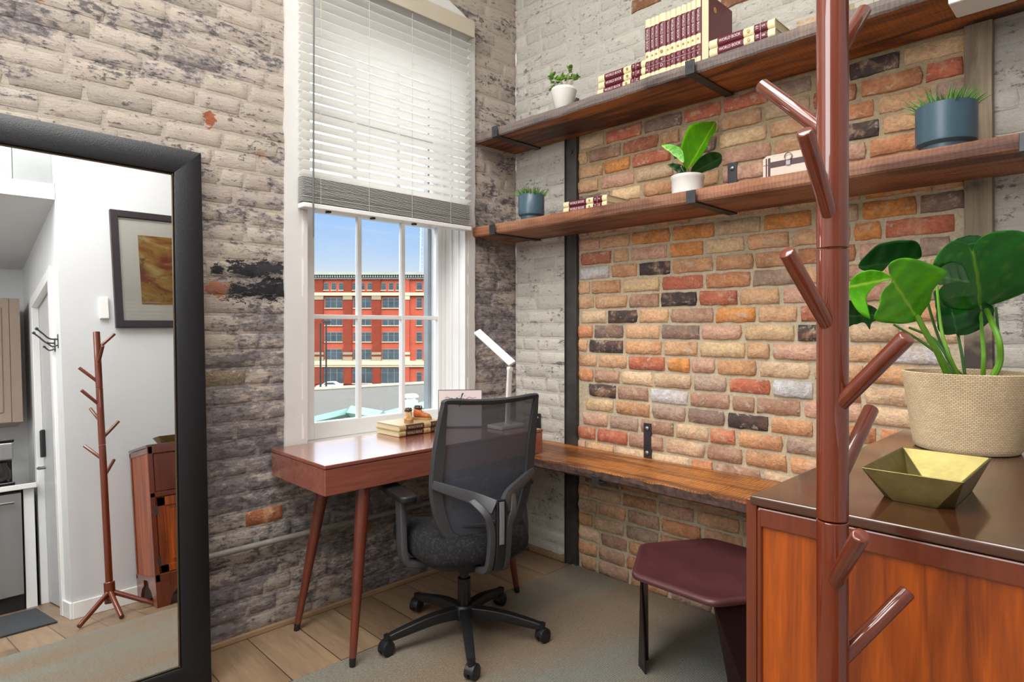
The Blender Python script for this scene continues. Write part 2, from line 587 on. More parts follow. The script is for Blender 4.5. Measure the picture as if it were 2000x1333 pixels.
def painted_brick(name, light_c, grey_c, dark_c, th=0.5, black=None, low=0.0):
    """old worn paint: pale coat, grey skim showing through, dark fine chips"""
    t = NT(name)
    base = t.attr('Col')
    big = t.noise(1.0, 4, 0.6, t.mapping((1, 1, 1.8)))
    mid = t.noise(4.5, 7, 0.72, t.mapping((1, 0.8, 2.6)), 0.3)
    fine = t.noise(30, 9, 0.78, t.mapping((1, 0.8, 1.9)), 0.2)
    vf = t.noise(130, 6, 0.75)
    m1 = t.math('ADD', t.math('MULTIPLY', big, 1.1), t.math('MULTIPLY', mid, 0.9))
    if low:
        sp_ = t.n.new('ShaderNodeSeparateXYZ')
        t.l.new(t.tc, sp_.inputs[0])
        m1 = t.math('ADD', m1, t.rng(sp_.outputs[2], 2.1, 1.5, 0, low))
    m1 = t.rng(m1, th + 0.38, th + 0.62)
    m1b = t.rng(t.math('ADD', m1, t.math('MULTIPLY', t.rng(fine, 0.3, 0.7, -1, 1), 0.9)), 0.25, 0.75)
    c = t.mix(m1b, light_c, grey_c)
    c = t.mix(1.0, c, base, 'MULTIPLY')
    c = t.mix(1.0, c, t.rng(vf, 0.25, 0.75, 0.86, 1.12), 'MULTIPLY')
    sp = t.rng(t.math('ADD', fine, t.math('ADD', t.math('MULTIPLY', mid, 0.45), t.math('MULTIPLY', m1, 0.05))), 0.815, 0.865)
    c = t.mix(t.math('MULTIPLY', sp, 0.7), c, dark_c)
    sp2 = t.rng(vf, 0.60, 0.66)
    c = t.mix(t.math('MULTIPLY', sp2, t.rng(m1, 0, 1, 0.15, 0.55)), c, dark_c)
    sp3 = t.rng(fine, 0.37, 0.33)
    c = t.mix(t.math('MULTIPLY', sp3, 0.5), c, light_c)
    if black:
        ge = t.n.new('ShaderNodeNewGeometry')
        for (p, rad, colr, stretch) in black:
            vm = t.n.new('ShaderNodeVectorMath')
            vm.operation = 'SUBTRACT'
            t.l.new(t.tc, vm.inputs[0])
            vm.inputs[1].default_value = p
            vs = t.n.new('ShaderNodeVectorMath')
            vs.operation = 'MULTIPLY'
            t.l.new(vm.outputs[0], vs.inputs[0])
            vs.inputs[1].default_value = stretch
            vl = t.n.new('ShaderNodeVectorMath')
            vl.operation = 'LENGTH'
            t.l.new(vs.outputs[0], vl.inputs[0])
            d = t.math('ADD', vl.outputs['Value'], t.math('ADD', t.math('MULTIPLY', t.rng(fine, 0.3, 0.7, -1, 1), rad * 1.0), t.math('MULTIPLY', t.rng(mid, 0.3, 0.7, -1, 1), rad * 0.9)))
            c = t.mix(t.rng(d, rad * 1.04, rad * 0.96), c, colr)
    t.col(c)
    t.rough(0.8)
    t.p.inputs['Specular IOR Level'].default_value = 0.3
    t.bump(t.math('ADD', t.math('MULTIPLY', fine, 1.6), t.math('ADD', mid, t.math('MULTIPLY', sp, -0.4))), 0.8, 0.009)
    return t.m
BLACKS = [((0, -1.56, 1.53), 0.05, S(44, 42, 46), (1, 0.6, 1.3)), ((0, -1.50, 1.46), 0.06, S(40, 40, 44), (1, 0.55, 1.2)),
          ((0, -1.62, 1.45), 0.045, S(44, 42, 46), (1, 0.6, 1.3)), ((0, -1.49, 1.545), 0.05, S(52, 50, 54), (1, 0.6, 1.6)), ((0, -1.70, 1.53), 0.02, S(48, 46, 50), (1, 0.8, 1))]
M['paint_left'] = painted_brick('worn_paint_window_wall', S(196, 181, 165), S(128, 122, 121), S(78, 72, 72), 0.52, BLACKS)
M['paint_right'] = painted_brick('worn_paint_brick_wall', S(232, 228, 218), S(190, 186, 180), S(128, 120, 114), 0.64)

# ================================================================== SETTING
def brick_wall(name, mats, u0, u1, z0, z1, zref, rowh, tw, cls, skip, seed, clip=None, lens=(0.17, 0.235), gap=0.0095, cell=0.05, cols_seed=0):
    rnd = random.Random(seed)
    bm = B()
    cl = bm.loops.layers.float_color.new('Col')
    def face(vs, mi, c, sm=True):
        f = bm.faces.new(vs)
        f.material_index = mi
        f.smooth = sm
        for l in f.loops: l[cl] = (*c, 1)
    # backing of mortar
    nu = int((u1 - u0) / cell)
    nz = int((z1 - z0) / cell)
    g = {}
    for j in range(nz + 1):
        for i in range(nu + 1):
            u = u0 + (u1 - u0) * i / nu
            z = z0 + (z1 - z0) * j / nz
            n = (0.0035 if seed == 11 else 0.0012) * mn.noise(Vector((u * 14, z * 14, seed)))
            g[i, j] = bm.verts.new(tw(u, z, n))
    for j in range(nz):
        for i in range(nu):
            u = u0 + (u1 - u0) * (i + .5) / nu
            z = z0 + (z1 - z0) * (j + .5) / nz
            if skip(u, z): continue
            mi, c, rel = cls(u, z, None, rnd)
            face((g[i, j], g[i + 1, j], g[i + 1, j + 1], g[i, j + 1]), mi, c)
    k0 = math.floor((z0 - zref) / rowh)
    k1 = math.ceil((z1 - zref) / rowh)
    for k in range(k0, k1):
        za = max(zref + k * rowh + gap / 2, z0)
        zb = min(zref + (k + 1) * rowh - gap / 2, z1)
        if zb - za < 0.02: continue
        u = u0 - rnd.uniform(0.0, 0.2)
        while u < u1:
            L = rnd.uniform(*lens) * (0.55 if rnd.random() < 0.12 else 1)
            a, b = max(u + gap / 2, u0), min(u + L - gap / 2, u1)
            u += L
            if clip: a, b = clip(a, b, za, zb)
            if b - a < 0.03: continue
            uc, zc = (a + b) / 2, (za + zb) / 2
            if skip(uc, zc): continue
            mi, c, rel = cls(uc, zc, (a, b, za, zb), rnd)
            p = rnd.random() * 50
            rel2 = rel * rnd.uniform(0.55, 1.25)
            tu, tz = rnd.uniform(-1, 1) * rel * 0.18, rnd.uniform(-1, 1) * rel * 0.18
            NU, NZ = 8, 4
            gg = []
            for j in range(NZ + 1):
                row = []
                for i in range(NU + 1):
                    s, t = i / NU, j / NZ
                    edge = (i in (0, NU)) or (j in (0, NZ))
                    # inner rows hug the border for a crisp arris
                    s2 = s if i in (0, NU) else (0.022 + 0.956 * (i - 1) / (NU - 2))
                    t2 = t if j in (0, NZ) else (0.065 + 0.87 * (j - 1) / (NZ - 2))
                    uu, zz = a + (b - a) * s2, za + (zb - za) * t2
                    w = mn.noise(Vector((uu * 30, zz * 30, p)))
                    w2 = mn.noise(Vector((uu * 30, zz * 30, p + 9)))
                    jit = 0.0055 if rel > 0.004 else 0.002
                    corner = (i in (0, 1, NU - 1, NU)) and (j in (0, 1, NZ - 1, NZ))
                    uu += w * jit + (0.006 * (1 if i < NU / 2 else -1) * (w2 + 0.4) if corner else 0)
                    zz += w2 * jit
                    n = (-0.006 if rel > 0.003 else -0.0022) if edge else rel2 + (s - .5) * tu + (t - .5) * tz + rel * 0.28 * mn.noise(Vector((uu * 40, zz * 40, p)))
                    if corner and not edge: n *= 0.75
                    row.append(bm.verts.new(tw(uu, zz, n)))
                gg.append(row)
            for j in range(NZ):
                for i in range(NU):
                    face((gg[j][i], gg[j][i + 1], gg[j + 1][i + 1], gg[j + 1][i]), mi, c, 0 < i < NU - 1 and 0 < j < NZ - 1)
    me = bpy.data.meshes.new(name)
    bm.to_mesh(me)
    bm.free()
    for m in mats: me.materials.append(m)
    o = bpy.data.objects.new(name, me)
    COL.objects.link(o)
    return struct(o)

# --- right wall (y = 0): bare brick between a steel channel and a timber post, painted elsewhere
SPOTS = [(S(92, 80, 78), [(0.6, 0.96), (1.06, 1.42), (1.05, 1.58), (1.44, 0.88), (1.91, 2.27), (0.73, 1.35), (0.65, 1.19), (1.9, 2.03), (1.67, 1.3)]),
         (S(232, 230, 230), [(1.04, 0.96), (1.63, 1.03), (0.6, 1.58), (2.06, 1.18)]),
         (S(240, 164, 96), [(1.07, 1.11), (1.91, 1.65), (0.69, 2.15), (2.03, 1.77), (0.84, 1.74), (1.19, 1.72), (2.07, 1.85), (1.13, 1.69), (1.53, 1.73), (1.4, 1.34)]),
         (S(212, 126, 98), [(1.19, 2.27), (0.95, 2.1), (2.12, 2.19), (0.8, 0.72), (1.37, 2.28), (0.75, 2.28), (1.18, 1.5), (0.99, 1.15), (1.38, 1.42), (2.1, 1.65), (1.41, 1.04)]),
         (S(242, 208, 162), [(1.33, 1.64), (0.93, 1.51), (0.87, 1.96), (2.05, 2.29), (1.35, 2.13), (1.97, 1.72), (1.51, 1.27), (1.31, 1.18), (0.69, 0.9), (1.72, 1.85)])]
PAL = [(S(238, 190, 146), 7), (S(232, 176, 130), 6), (S(228, 160, 116), 3), (S(216, 140, 108), 1), (S(196, 156, 132), 3), (S(230, 182, 156), 5), (S(242, 208, 170), 5), (S(158, 134, 122), 2), (S(196, 168, 148), 3)]
PALW = [w for _, w in PAL]
def cls_right(u, z, rect, rnd):
    nz = 0.06 * mn.noise(Vector((u * 3, z * 3, 1)))
    painted = u < 0.44 or u > 2.235 or z > 2.50 + nz
    if painted:  # upper paint toned down: partly dirt, partly to offset the strong light up there
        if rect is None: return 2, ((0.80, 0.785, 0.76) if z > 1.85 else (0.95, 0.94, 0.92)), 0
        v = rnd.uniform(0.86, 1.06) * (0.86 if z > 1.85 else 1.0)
        if z > 2.5 and 0.5 < u < 2.2:
            if rnd.random() < 0.06: return 0, S(150, 108, 82), 0.006
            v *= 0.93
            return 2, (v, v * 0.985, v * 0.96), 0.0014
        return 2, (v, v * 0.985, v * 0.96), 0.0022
    if rect is None:
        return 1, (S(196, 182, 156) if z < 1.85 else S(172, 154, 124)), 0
    for c, pts in SPOTS:
        for (pu, pz) in pts:
            if rect[0] - 0.004 <= pu <= rect[1] + 0.004 and rect[2] - 0.005 <= pz <= rect[3] + 0.005: return 0, c, 0.009
    c = rnd.choices(PAL, PALW)[0][0]
    v = rnd.uniform(0.86, 1.12)
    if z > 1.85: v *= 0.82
    return 0, tuple(q * v for q in c), 0.009
def clip_right(a, b, za, zb):
    for lo, hi in ((0.404, 0.484), (2.198, 2.270)):
        if a < hi and b > lo:
            if (a + b) / 2 < (lo + hi) / 2: b = min(b, lo)
            else: a = max(a, hi)
    return a, b
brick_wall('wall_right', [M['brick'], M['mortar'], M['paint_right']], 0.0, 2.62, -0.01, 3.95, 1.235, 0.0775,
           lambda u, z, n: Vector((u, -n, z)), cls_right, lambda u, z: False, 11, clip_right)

# --- window wall (x = 0): worn painted brick with the arched window opening
WY0, WY1, WZ0, WZT = -1.427, -0.334, 0.68, 2.965
def arch_top(y, extra=0.0):
    t = (y + 0.88) / 0.56
    return WZT + 0.15 * max(0.0, 1 - t * t) + extra
def skip_left(u, z):
    return WY0 + 0.05 < u < WY1 - 0.04 and WZ0 + 0.03 < z < arch_top(u) - 0.04
def clip_left(a, b, za, zb):
    if zb < 0.72 or za > WZT + 0.05: return a, b
    if a < -1.38 < b and b < -0.6: return a, -1.38
    if a < -0.37 < b: return -0.37, b
    return a, b
def cls_left(u, z, rect, rnd):
    if rect is None: return 0, (0.95, 0.94, 0.92), 0
    for c, pts in ((S(176, 104, 66), [(-1.44, 0.48)]), (S(142, 130, 112), [(-1.59, 1.09)])):
        for (pu, pz) in pts:
            if rect[0] <= pu <= rect[1] and rect[2] <= pz <= rect[3]: return 1, c, 0.002
    v = rnd.uniform(0.94, 1.05) if rnd.random() > 0.25 else rnd.uniform(0.76, 0.9)
    return 0, (v, v * rnd.uniform(0.97, 1.0), v * rnd.uniform(0.95, 1.0)), 0.0018
ORG = [((0, -1.73, 2.135), 0.020, S(160, 92, 62), (1, 1.0, 0.6)), ((0, -1.70, 1.455), 0.030, S(164, 112, 88), (1, 0.6, 1)), ((0, -2.30, 2.42), 0.02, S(160, 92, 60), (1, 0.8, 1)),
       ((0, -1.53, 2.03), 0.022, S(190, 150, 126), (1, 0.8, 1)), ((0, -1.03, 0.33), 0.03, S(150, 92, 72), (1, 0.8, 1))]
M['paint_left2'] = painted_brick('worn_paint_window_wall', S(193, 181, 168), S(142, 135, 134), S(88, 82, 82), 0.62, BLACKS + ORG, 0.16)
brick_wall('wall_left', [M['paint_left2'], M['brick']], -3.0, 0.0, -0.01, 3.95, 1.646, 0.0744,
           lambda u, z, n: Vector((n, u, z)), cls_left, skip_left, 5, clip_left)

# plain parts of the shell
def slab(name, x0, x1, y0, y1, z0, z1, mat):
    bm = B()
    box(bm, x0, x1, y0, y1, z0, z1)
    return struct(link(name, bm, mat))
WX, HY = 2.585, -1.858
bm = B()
box(bm, -0.1, 4.9, -4.7, 0.1, -0.12, 0.0)
struct(link('floor', bm, M['floor']))
slab('ceiling', -0.1, 2.70, -4.7, 0.1, 3.95, 4.05, M['white'])
slab('ceiling', 2.70, 4.9, -4.7, HY, 2.78, 2.88, M['white'])
slab('wall_left', -0.12, 0.0, -4.7, -3.0, 0, 3.95, M['white'])
slab('wall_east', WX, WX + 0.12, HY - 0.002, 0.05, 0, 3.95, M['white'])
slab('wall_back', -0.1, 4.9, -4.8, -4.7, 0, 3.95, M['white'])
slab('wall_kitchen', 4.30, 4.42, -4.7, HY, 0, 2.78, M['white'])
slab('trim_header', WX, WX + 0.14, -4.7, HY, 2.775, 2.89, M['white'])
# grey boarded loft front above the header
bm = B()
for i in range(11):
    y0 = -4.7 + i * 0.262
    box(bm, WX + 0.05, WX + 0.11, y0, min(y0 + 0.257, HY + 0.1), 2.89, 3.95)
struct(link('wall_loft', bm, pbr('grey_boards', S(150, 152, 152), 0.5, var=0.12, nscale=4)))
# hall wall with the entrance door opening (faces -y)
DX0, DX1, DZ = 2.90, 3.72, 2.30
bm = B()
box(bm, WX + 0.12, DX0, HY, HY + 0.12, 0, 2.78)
box(bm, DX1, 4.42, HY, HY + 0.12, 0, 2.78)
box(bm, DX0, DX1, HY, HY + 0.12, DZ, 2.78)
struct(link('wall_hall', bm, M['white']))
bm = B()
for a, b in ((DX0 - 0.07, DX0 + 0.015), (DX1 - 0.015, DX1 + 0.07)): box(bm, a, b, HY - 0.018, HY + 0.03, 0, DZ + 0.07)
box(bm, DX0 + 0.015, DX1 - 0.015, HY - 0.018, HY + 0.03, DZ - 0.015, DZ + 0.07)
struct(link('trim_door', bm, M['white_plain'], bevel=0.004))
door = struct(empty('door_1', (DX0, HY + 0.03, 0)))
bm = B()
box(bm, 0.017, DX1 - DX0 - 0.017, 0.0, 0.045, 0.008, DZ - 0.017)
struct(link('door_leaf', bm, pbr('grey_door_paint', S(186, 187, 188), 0.4, var=0.02), door, bevel=0.003))
bm = B()
box(bm, 0.70, 0.765, -0.03, 0, 1.08, 1.29)
link('keypad_lock', bm, M['black'], door, bevel=0.008)
bm = B()
tube(bm, [(0.735, 0.0, 1.0), (0.735, -0.05, 1.0)], 0.012)
tube(bm, [(0.735, -0.05, 1.0), (0.63, -0.055, 1.0)], 0.009)
link('door_handle', bm, M['bolt'], door, smooth=True)
for z in (0.35, 1.25, 2.05):
    bm = B()
    box(bm, 0.012, 0.03, -0.006, 0.0, z - 0.05, z + 0.05)
    link('hinge', bm, M['steel'], door)

def bb(name, x0, x1, y0, y1, h=0.10, mat=None):
    bm = B()
    box(bm, x0, x1, y0, y1, 0, h)
    return struct(link(name, bm, mat or M['white_plain'], bevel=0.004))
bb('baseboard_east', WX - 0.014, WX, HY, -0.02)
bb('baseboard_hall', WX, DX0 - 0.07, HY - 0.014, HY)
tm = wood('floor_trim', S(168, 140, 108), S(140, 112, 84), 'Y', 1, 0.5)
bb('baseboard_left', 0.0, 0.018, -3.0, -0.02, 0.022, tm)
bb('baseboard_right', 0.0, 0.398, -0.022, -0.001, 0.03, tm)

# --- window 1
def yb(y, s): return 0.007 * mn.noise(Vector((y * 9, s, 0))) + 0.004 * mn.noise(Vector((y * 40, s, 3)))
bm = B()
outer, inner = [], []
n = 40
IY0, IY1, IZT = -1.324, -0.408, 2.87
for i in range(n + 1):
    z = WZ0 + (WZT - WZ0) * i / n
    outer.append((WY0 + yb(z, 1), z)); inner.append((IY0, min(z, IZT)))
for i in range(1, 25):
    y = WY0 + (WY1 - WY0) * i / 25
    outer.append((y, arch_top(y) + yb(y, 2))); inner.append((min(max(y, IY0), IY1), IZT))
for i in range(n + 1):
    z = WZT + (WZ0 - WZT) * i / n
    outer.append((WY1 + yb(z, 5), z)); inner.append((IY1, min(z, IZT)))
vo = [bm.verts.new((0.013 + 0.002 * mn.noise(Vector((y * 20, z * 20, 0))), y, z)) for y, z in outer]
vb = [bm.verts.new((-0.01, y, z)) for y, z in outer]
vi = [bm.verts.new((0.015, y, z)) for y, z in inner]
for i in range(len(vo) - 1):
    for a, b in ((vo, vb), (vi, vo)):
        q = [a[i], a[i + 1], b[i + 1], b[i]]
        if (q[0].co - q[1].co).length < 1e-6: q = [q[0], q[2], q[3]]
        bm.faces.new(q)
struct(link('trim_window', bm, M['white_trim']))
win = struct(empty('window_1', (0, -0.866, 0.76)))
oy, oz = 0.866, -0.76
def wbox(bm, x0, x1, y0, y1, z0, z1): return box(bm, x0, x1, y0 + oy, y1 + oy, z0 + oz, z1 + oz)
bm = B()
wbox(bm, -0.30, 0.0145, IY0 - 0.03, IY0, 0.70, IZT)
wbox(bm, -0.30, 0.0145, IY1, IY1 + 0.03, 0.70, IZT)
wbox(bm, -0.30, 0.0145, IY0 - 0.03, IY1 + 0.03, IZT, IZT + 0.05)
# stepped stops that give the jamb its bands
for (xa, xb, d) in ((-0.30, -0.155, 0.022), (-0.115, -0.095, 0.008), (-0.05, -0.035, 0.006)):
    wbox(bm, xa, xb, IY0, IY0 + d, 0.72, IZT)
    wbox(bm, xa, xb, IY1 - d, IY1, 0.72, IZT)
link('window_jamb', bm, M['white_plain'], win, bevel=0.003)
bm = B()
wbox(bm, -0.30, 0.0, IY0, IY1, 0.70, 0.755)
link('window_sill', bm, M['white_trim'], win, bevel=0.004)
GY0, GY1, GZ0 = -1.202, -0.457, 0.836
def sash(name, xa, xb, z0, z1, zb, zt):
    bm = B()
    wbox(bm, xa, xb, IY0 + 0.022, GY0, z0, z1)
    wbox(bm, xa, xb, GY1, IY1 - 0.022, z0, z1)
    wbox(bm, xa, xb, GY0, GY1, z0, zb)
    wbox(bm, xa, xb, GY0, GY1, zt, z1)
    s = link(name, bm, M['white_plain'], win, bevel=0.004)
    bm = B()
    for y in (-0.954, -0.689): wbox(bm, xa + 0.006, xb - 0.004, y - 0.011, y + 0.011, zb, zt)
    zm = (zb + zt) / 2 + 0.0
    wbox(bm, xa + 0.008, xb - 0.006, GY0, GY1, zm - 0.011, zm + 0.011)
    link('muntins', bm, M['white_plain'], s, bevel=0.003)
    bm = B()
    wbox(bm, (xa + xb) / 2 - 0.002, (xa + xb) / 2 + 0.002, GY0 - 0.004, GY1 + 0.004, zb - 0.004, zt + 0.004)
    link('window_pane', bm, M['glass'], s)
g = NT('window_glass')
tb = g.n.new('ShaderNodeBsdfTransparent')
tb.inputs[0].default_value = (0.97, 0.985, 0.98, 1)
gl = g.n.new('ShaderNodeBsdfGlossy')
gl.inputs['Roughness'].default_value = 0.0
fr = g.n.new('ShaderNodeFresnel')
fr.inputs[0].default_value = 1.3
ms = g.n.new('ShaderNodeMixShader')
g.l.new(fr.outputs[0], ms.inputs[0]); g.l.new(tb.outputs[0], ms.inputs[1]); g.l.new(gl.outputs[0], ms.inputs[2])
g.l.new(ms.outputs[0], g.out.inputs[0])
M['glass'] = g.m
sash('lower_sash', -0.20, -0.16, 0.755, 1.885, GZ0, 1.858)
sash('upper_sash', -0.245, -0.205, 1.86, IZT, 1.90, 2.82)
bm = B()
wbox(bm, -0.30, -0.262, -0.455, IY1, 0.75, IZT)
wbox(bm, -0.30, -0.262, IY0, GY0 + 0.0, 0.75, IZT)
link('storm_frame', bm, pbr('grey_aluminium', S(150, 156, 160), 0.35, 0.4), win)
# --- steel channel and timber post in the right wall
bm = B()
box(bm, 0.402, 0.486, -0.016, 0.004, 0, 2.535)
box(bm, 0.402, 0.407, -0.026, -0.014, 0, 2.535)
box(bm, 0.481, 0.486, -0.026, -0.014, 0, 2.535)
for z in (0.035, 2.25): tube(bm, [(0.444, -0.012, z), (0.444, -0.024, z)], 0.012, 8)
struct(link('trim_channel', bm, M['steel_dark'], bevel=0.0015))
bm = B()
for i in range(24):
    z0, z1 = i * 2.6 / 24, (i + 1) * 2.6 / 24
    f = lambda z, s: 0.004 * mn.noise(Vector((z * 4, s, 0)))
    v = [bm.verts.new((2.192 + f(z0, 1), -0.002, z0)), bm.verts.new((2.275 + f(z0, 2), -0.002, z0)), bm.verts.new((2.272 + f(z0, 2), -0.026, z0)), bm.verts.new((2.197 + f(z0, 1), -0.026, z0)),
         bm.verts.new((2.192 + f(z1, 1), -0.002, z1)), bm.verts.new((2.275 + f(z1, 2), -0.002, z1)), bm.verts.new((2.272 + f(z1, 2), -0.026, z1)), bm.verts.new((2.197 + f(z1, 1), -0.026, z1))]
    for q in ((0, 3, 7, 4), (3, 2, 6, 7), (2, 1, 5, 6)): bm.faces.new([v[k] for k in q])
t = NT('old_timber_post')
nn = t.noise(10, 6, 0.65, t.mapping((1, 1, 0.12)), 0.5)
n3 = t.noise(3, 5, 0.6)
c = t.mix(t.rng(nn, 0.35, 0.65), S(168, 152, 128), S(112, 98, 82))
c = t.mix(t.rng(n3, 0.52, 0.62), c, S(72, 64, 58))
t.col(c); t.rough(0.85); t.bump(nn, 0.6, 0.006)
struct(link('trim_post', bm, t.m))

# conduit along the window wall
bm = B()
tube(bm, [(0.03, -3.0, 0.386), (0.03, -0.06, 0.386)], 0.0125, 14)
for y in (-2.6, -1.55, -0.5): box(bm, 0.0, 0.014, y - 0.012, y + 0.012, 0.366, 0.406)
tag(link('conduit_pipe', bm, M['conduit'], smooth=True), 'grey metal conduit pipe running low along the window wall behind the desk', 'pipe')

# ================================================================== BLINDS
bl = empty('window_blind', (0.045, -0.89, 1.82), label='white slatted blind drawn two thirds down the tall window', cat='blind')
t = NT('blind_slat')
t.col(S(240, 239, 236)); t.rough(0.5)
tr = t.n.new('ShaderNodeBsdfTranslucent')
tr.inputs[0].default_value = (*S(248, 247, 244), 1)
mx = t.n.new('ShaderNodeMixShader'); mx.inputs[0].default_value = 0.62
t.l.new(t.p.outputs[0], mx.inputs[1]); t.l.new(tr.outputs[0], mx.inputs[2]); t.l.new(mx.outputs[0], t.out.inputs[0])
M['slat'] = t.m
M['slat_stack'] = pbr('blind_stack', S(190, 187, 182), 0.55, var=0.02)
BH = 0.482
def slat_bm():
    bm = B()
    n = 6
    top, bot = [], []
    for i in range(n + 1):
        s = -0.025 + 0.05 * i / n
        cz = 0.0022 * (1 - (s / 0.025) ** 2)
        top.append([bm.verts.new((s, y, cz + 0.0012)) for y in (-BH, BH)])
        bot.append([bm.verts.new((s, y, cz - 0.0012)) for y in (-BH, BH)])
    for i in range(n):
        bm.faces.new((top[i][0], top[i + 1][0], top[i + 1][1], top[i][1]))
        bm.faces.new((bot[i][0], bot[i][1], bot[i + 1][1], bot[i + 1][0]))
        for e in (0, 1): bm.faces.new((top[i][e], top[i + 1][e], bot[i + 1][e], bot[i][e]))
    for g2 in (0, n): bm.faces.new((top[g2][0], top[g2][1], bot[g2][1], bot[g2][0]))
    return bm
sl = link('slat', slat_bm(), M['slat'], bl)
sl.location = (0, 0, 0.155); sl.rotation_euler = (0, math.radians(-20), 0)
for i in range(1, 22):
    c = sl.copy(); COL.objects.link(c); c.parent = bl
    c.location = (0, 0, 0.155 + 0.0425 * i)
rs = random.Random(3)
st = sl.copy(); COL.objects.link(st); st.parent = bl; st.data = sl.data.copy(); st.data.materials[0] = M['slat_stack']
st.location = (0, 0, 0.03); st.rotation_euler = (0, 0, 0)
for i in range(1, 19):
    c = st.copy(); COL.objects.link(c); c.parent = bl
    c.location = (rs.uniform(-0.002, 0.002), 0, 0.03 + 0.0058 * i); c.rotation_euler = (0, rs.uniform(-0.02, 0.02), 0)
bm = B(); box(bm, -0.027, 0.027, -BH, BH, 0.0, 0.022)
link('bottom_rail', bm, M['white_plain'], bl, bevel=0.004)
bm = B()
box(bm, 0.028, 0.040, -BH - 0.012, BH + 0.012, 1.045, 1.135)
box(bm, -0.03, 0.030, -BH - 0.012, -BH - 0.003, 1.045, 1.135)
box(bm, -0.03, 0.030, BH + 0.003, BH + 0.012, 1.045, 1.135)
box(bm, -0.03, 0.034, -BH - 0.012, BH + 0.012, 1.128, 1.14)
link('valance', bm, pbr('valance_wood', S(186, 175, 156), 0.5, var=0.03), bl, bevel=0.004)
bm = B(); box(bm, -0.026, 0.024, -BH, BH, 1.075, 1.125)
link('head_rail', bm, M['white_plain'], bl)
for y in (-0.40, -0.155, 0.09, 0.335):
    bm = B()
    for x in (-0.027, 0.027): tube(bm, [(x, y, 0.02), (x, y, 1.08)], 0.0011, 5)
    link('ladder_cord', bm, M['slat_stack'], bl)
bm = B(); tube(bm, [(0.042, -0.44, 1.07), (0.044, -0.445, -0.13)], 0.0042, 8)
link('tilt_wand', bm, pbr('clear_wand', S(104, 106, 108), 0.25, var=0.02), bl, smooth=True)
for y in (-0.35, -0.12, 0.12):
    bm = B(); box(bm, -0.012, 0.012, y - 0.008, y + 0.008, -0.008, 0.0)
    link('cord_plug', bm, M['black'], bl)

# ================================================================== OUTSIDE
def W(px, d, z=None, py=None):
    """a place d metres ahead of the house corner, px metres to the side"""
    p = CAM + FWD * d + RGT * px
    return Vector((p.x, p.y, z))
EZ = math.atan2(RGT.y, RGT.x)
D0 = 110.0
k = D0 / 1209.0
M['fac'] = pbr('orange_brick_facade', S(164, 72, 50), 0.85, var=0.1, nscale=1.2)
M['stone'] = pbr('cream_stone', S(190, 176, 146), 0.8, var=0.06, nscale=1)
M['cornice'] = pbr('pale_cornice', S(150, 154, 144), 0.7, var=0.08, nscale=1)
M['winframe'] = pbr('green_grey_window_frame', S(112, 124, 116), 0.5)
M['winglass'] = pbr('dark_window_glass', S(54, 66, 74), 0.12, var=0.4, nscale=0.5, spec=0.8)
fx = lambda px: (px - 730) * k
fz = lambda py: 1.30 + (638 - py) * k
fc = empty('brick_building', tuple(W((730 - 1000) * k, D0, fz(750))), EZ, 'large red-orange brick building with cream bands across the street outside the window', 'building')
Z0 = fz(750)
def fbox(bm, p0, p1, q0, q1, d0, d1): return box(bm, fx(p0), fx(p1), d0, d1, fz(q1) - Z0, fz(q0) - Z0)
PX0, PX1 = 425, 1010
cols = [(c, 'w') for c in (484, 540, 596, 652, 708, 764)] + [(819, 'n'), (870, 'n'), (925, 'w'), (980, 'w')]
bm = B(); fbox(bm, PX0, PX1, 545, 758, 0.0, 12.0)
link('wall', bm, M['fac'], fc)
bm = B()
for c, kd in cols:
    if kd == 'w':
        for s in (-28, 28): fbox(bm, c + s - 8, c + s + 8, 545, 750, -0.35, 0.0)
link('pilasters', bm, M['fac'], fc)
bm = B(); fbox(bm, PX0 - 3, PX1 + 3, 532, 538, -1.3, 12)
fbox(bm, PX0, PX1, 543, 546, -0.5, 0.2)
cn = link('cornice', bm, M['cornice'], fc)
bm = B(); fbox(bm, PX0, PX1, 538, 543, -0.35, 0.2)
x = PX0 + 1
while x < PX1:
    fbox(bm, x, x + 2.4, 538, 542.5, -1.0, -0.3); x += 4.6
link('dentils', bm, M['cornice'], cn)
bm = B()
fbox(bm, PX0, PX1, 572, 578, -0.6, 0.0)
fbox(bm, PX0, PX1, 705, 713, -0.7, 0.0)
fbox(bm, PX0, PX1, 713, 717, -0.5, 0.0)
for c, kd in cols:
    if kd == 'w':
        for s in (-28, 28):
            fbox(bm, c + s - 9, c + s + 9, 578, 586, -0.5, 0)
            fbox(bm, c + s - 9, c + s + 9, 688, 693, -0.5, 0)
            fbox(bm, c + s - 9, c + s + 9, 697, 705, -0.5, 0)
link('stone_bands', bm, M['stone'], fc)
def fwin(c, w, q0, q1, lights):
    bm = B(); fbox(bm, c - w / 2, c + w / 2, q0, q1, -0.12, 0.02)
    fr_ = link('window', bm, M['winframe'], fc)
    bm = B()
    fbox(bm, c - w / 2 - 1, c + w / 2 + 1, q1, q1 + 1.4, -0.3, 0.0)
    link('sill', bm, M['stone'], fr_)
    bm = B()
    lw = w / lights
    for i in range(lights):
        a = c - w / 2 + i * lw + 0.7
        tq = 0.30 if q1 - q0 > 12 else 0
        fbox(bm, a, a + lw - 1.2, q0 + 0.8, q0 + (q1 - q0) * tq if tq else q0 + 0.9, -0.16, -0.1)
        fbox(bm, a, a + lw - 1.2, q0 + (q1 - q0) * tq + 0.7, q1 - 0.8, -0.16, -0.1)
    link('pane', bm, M['winglass'], fr_)
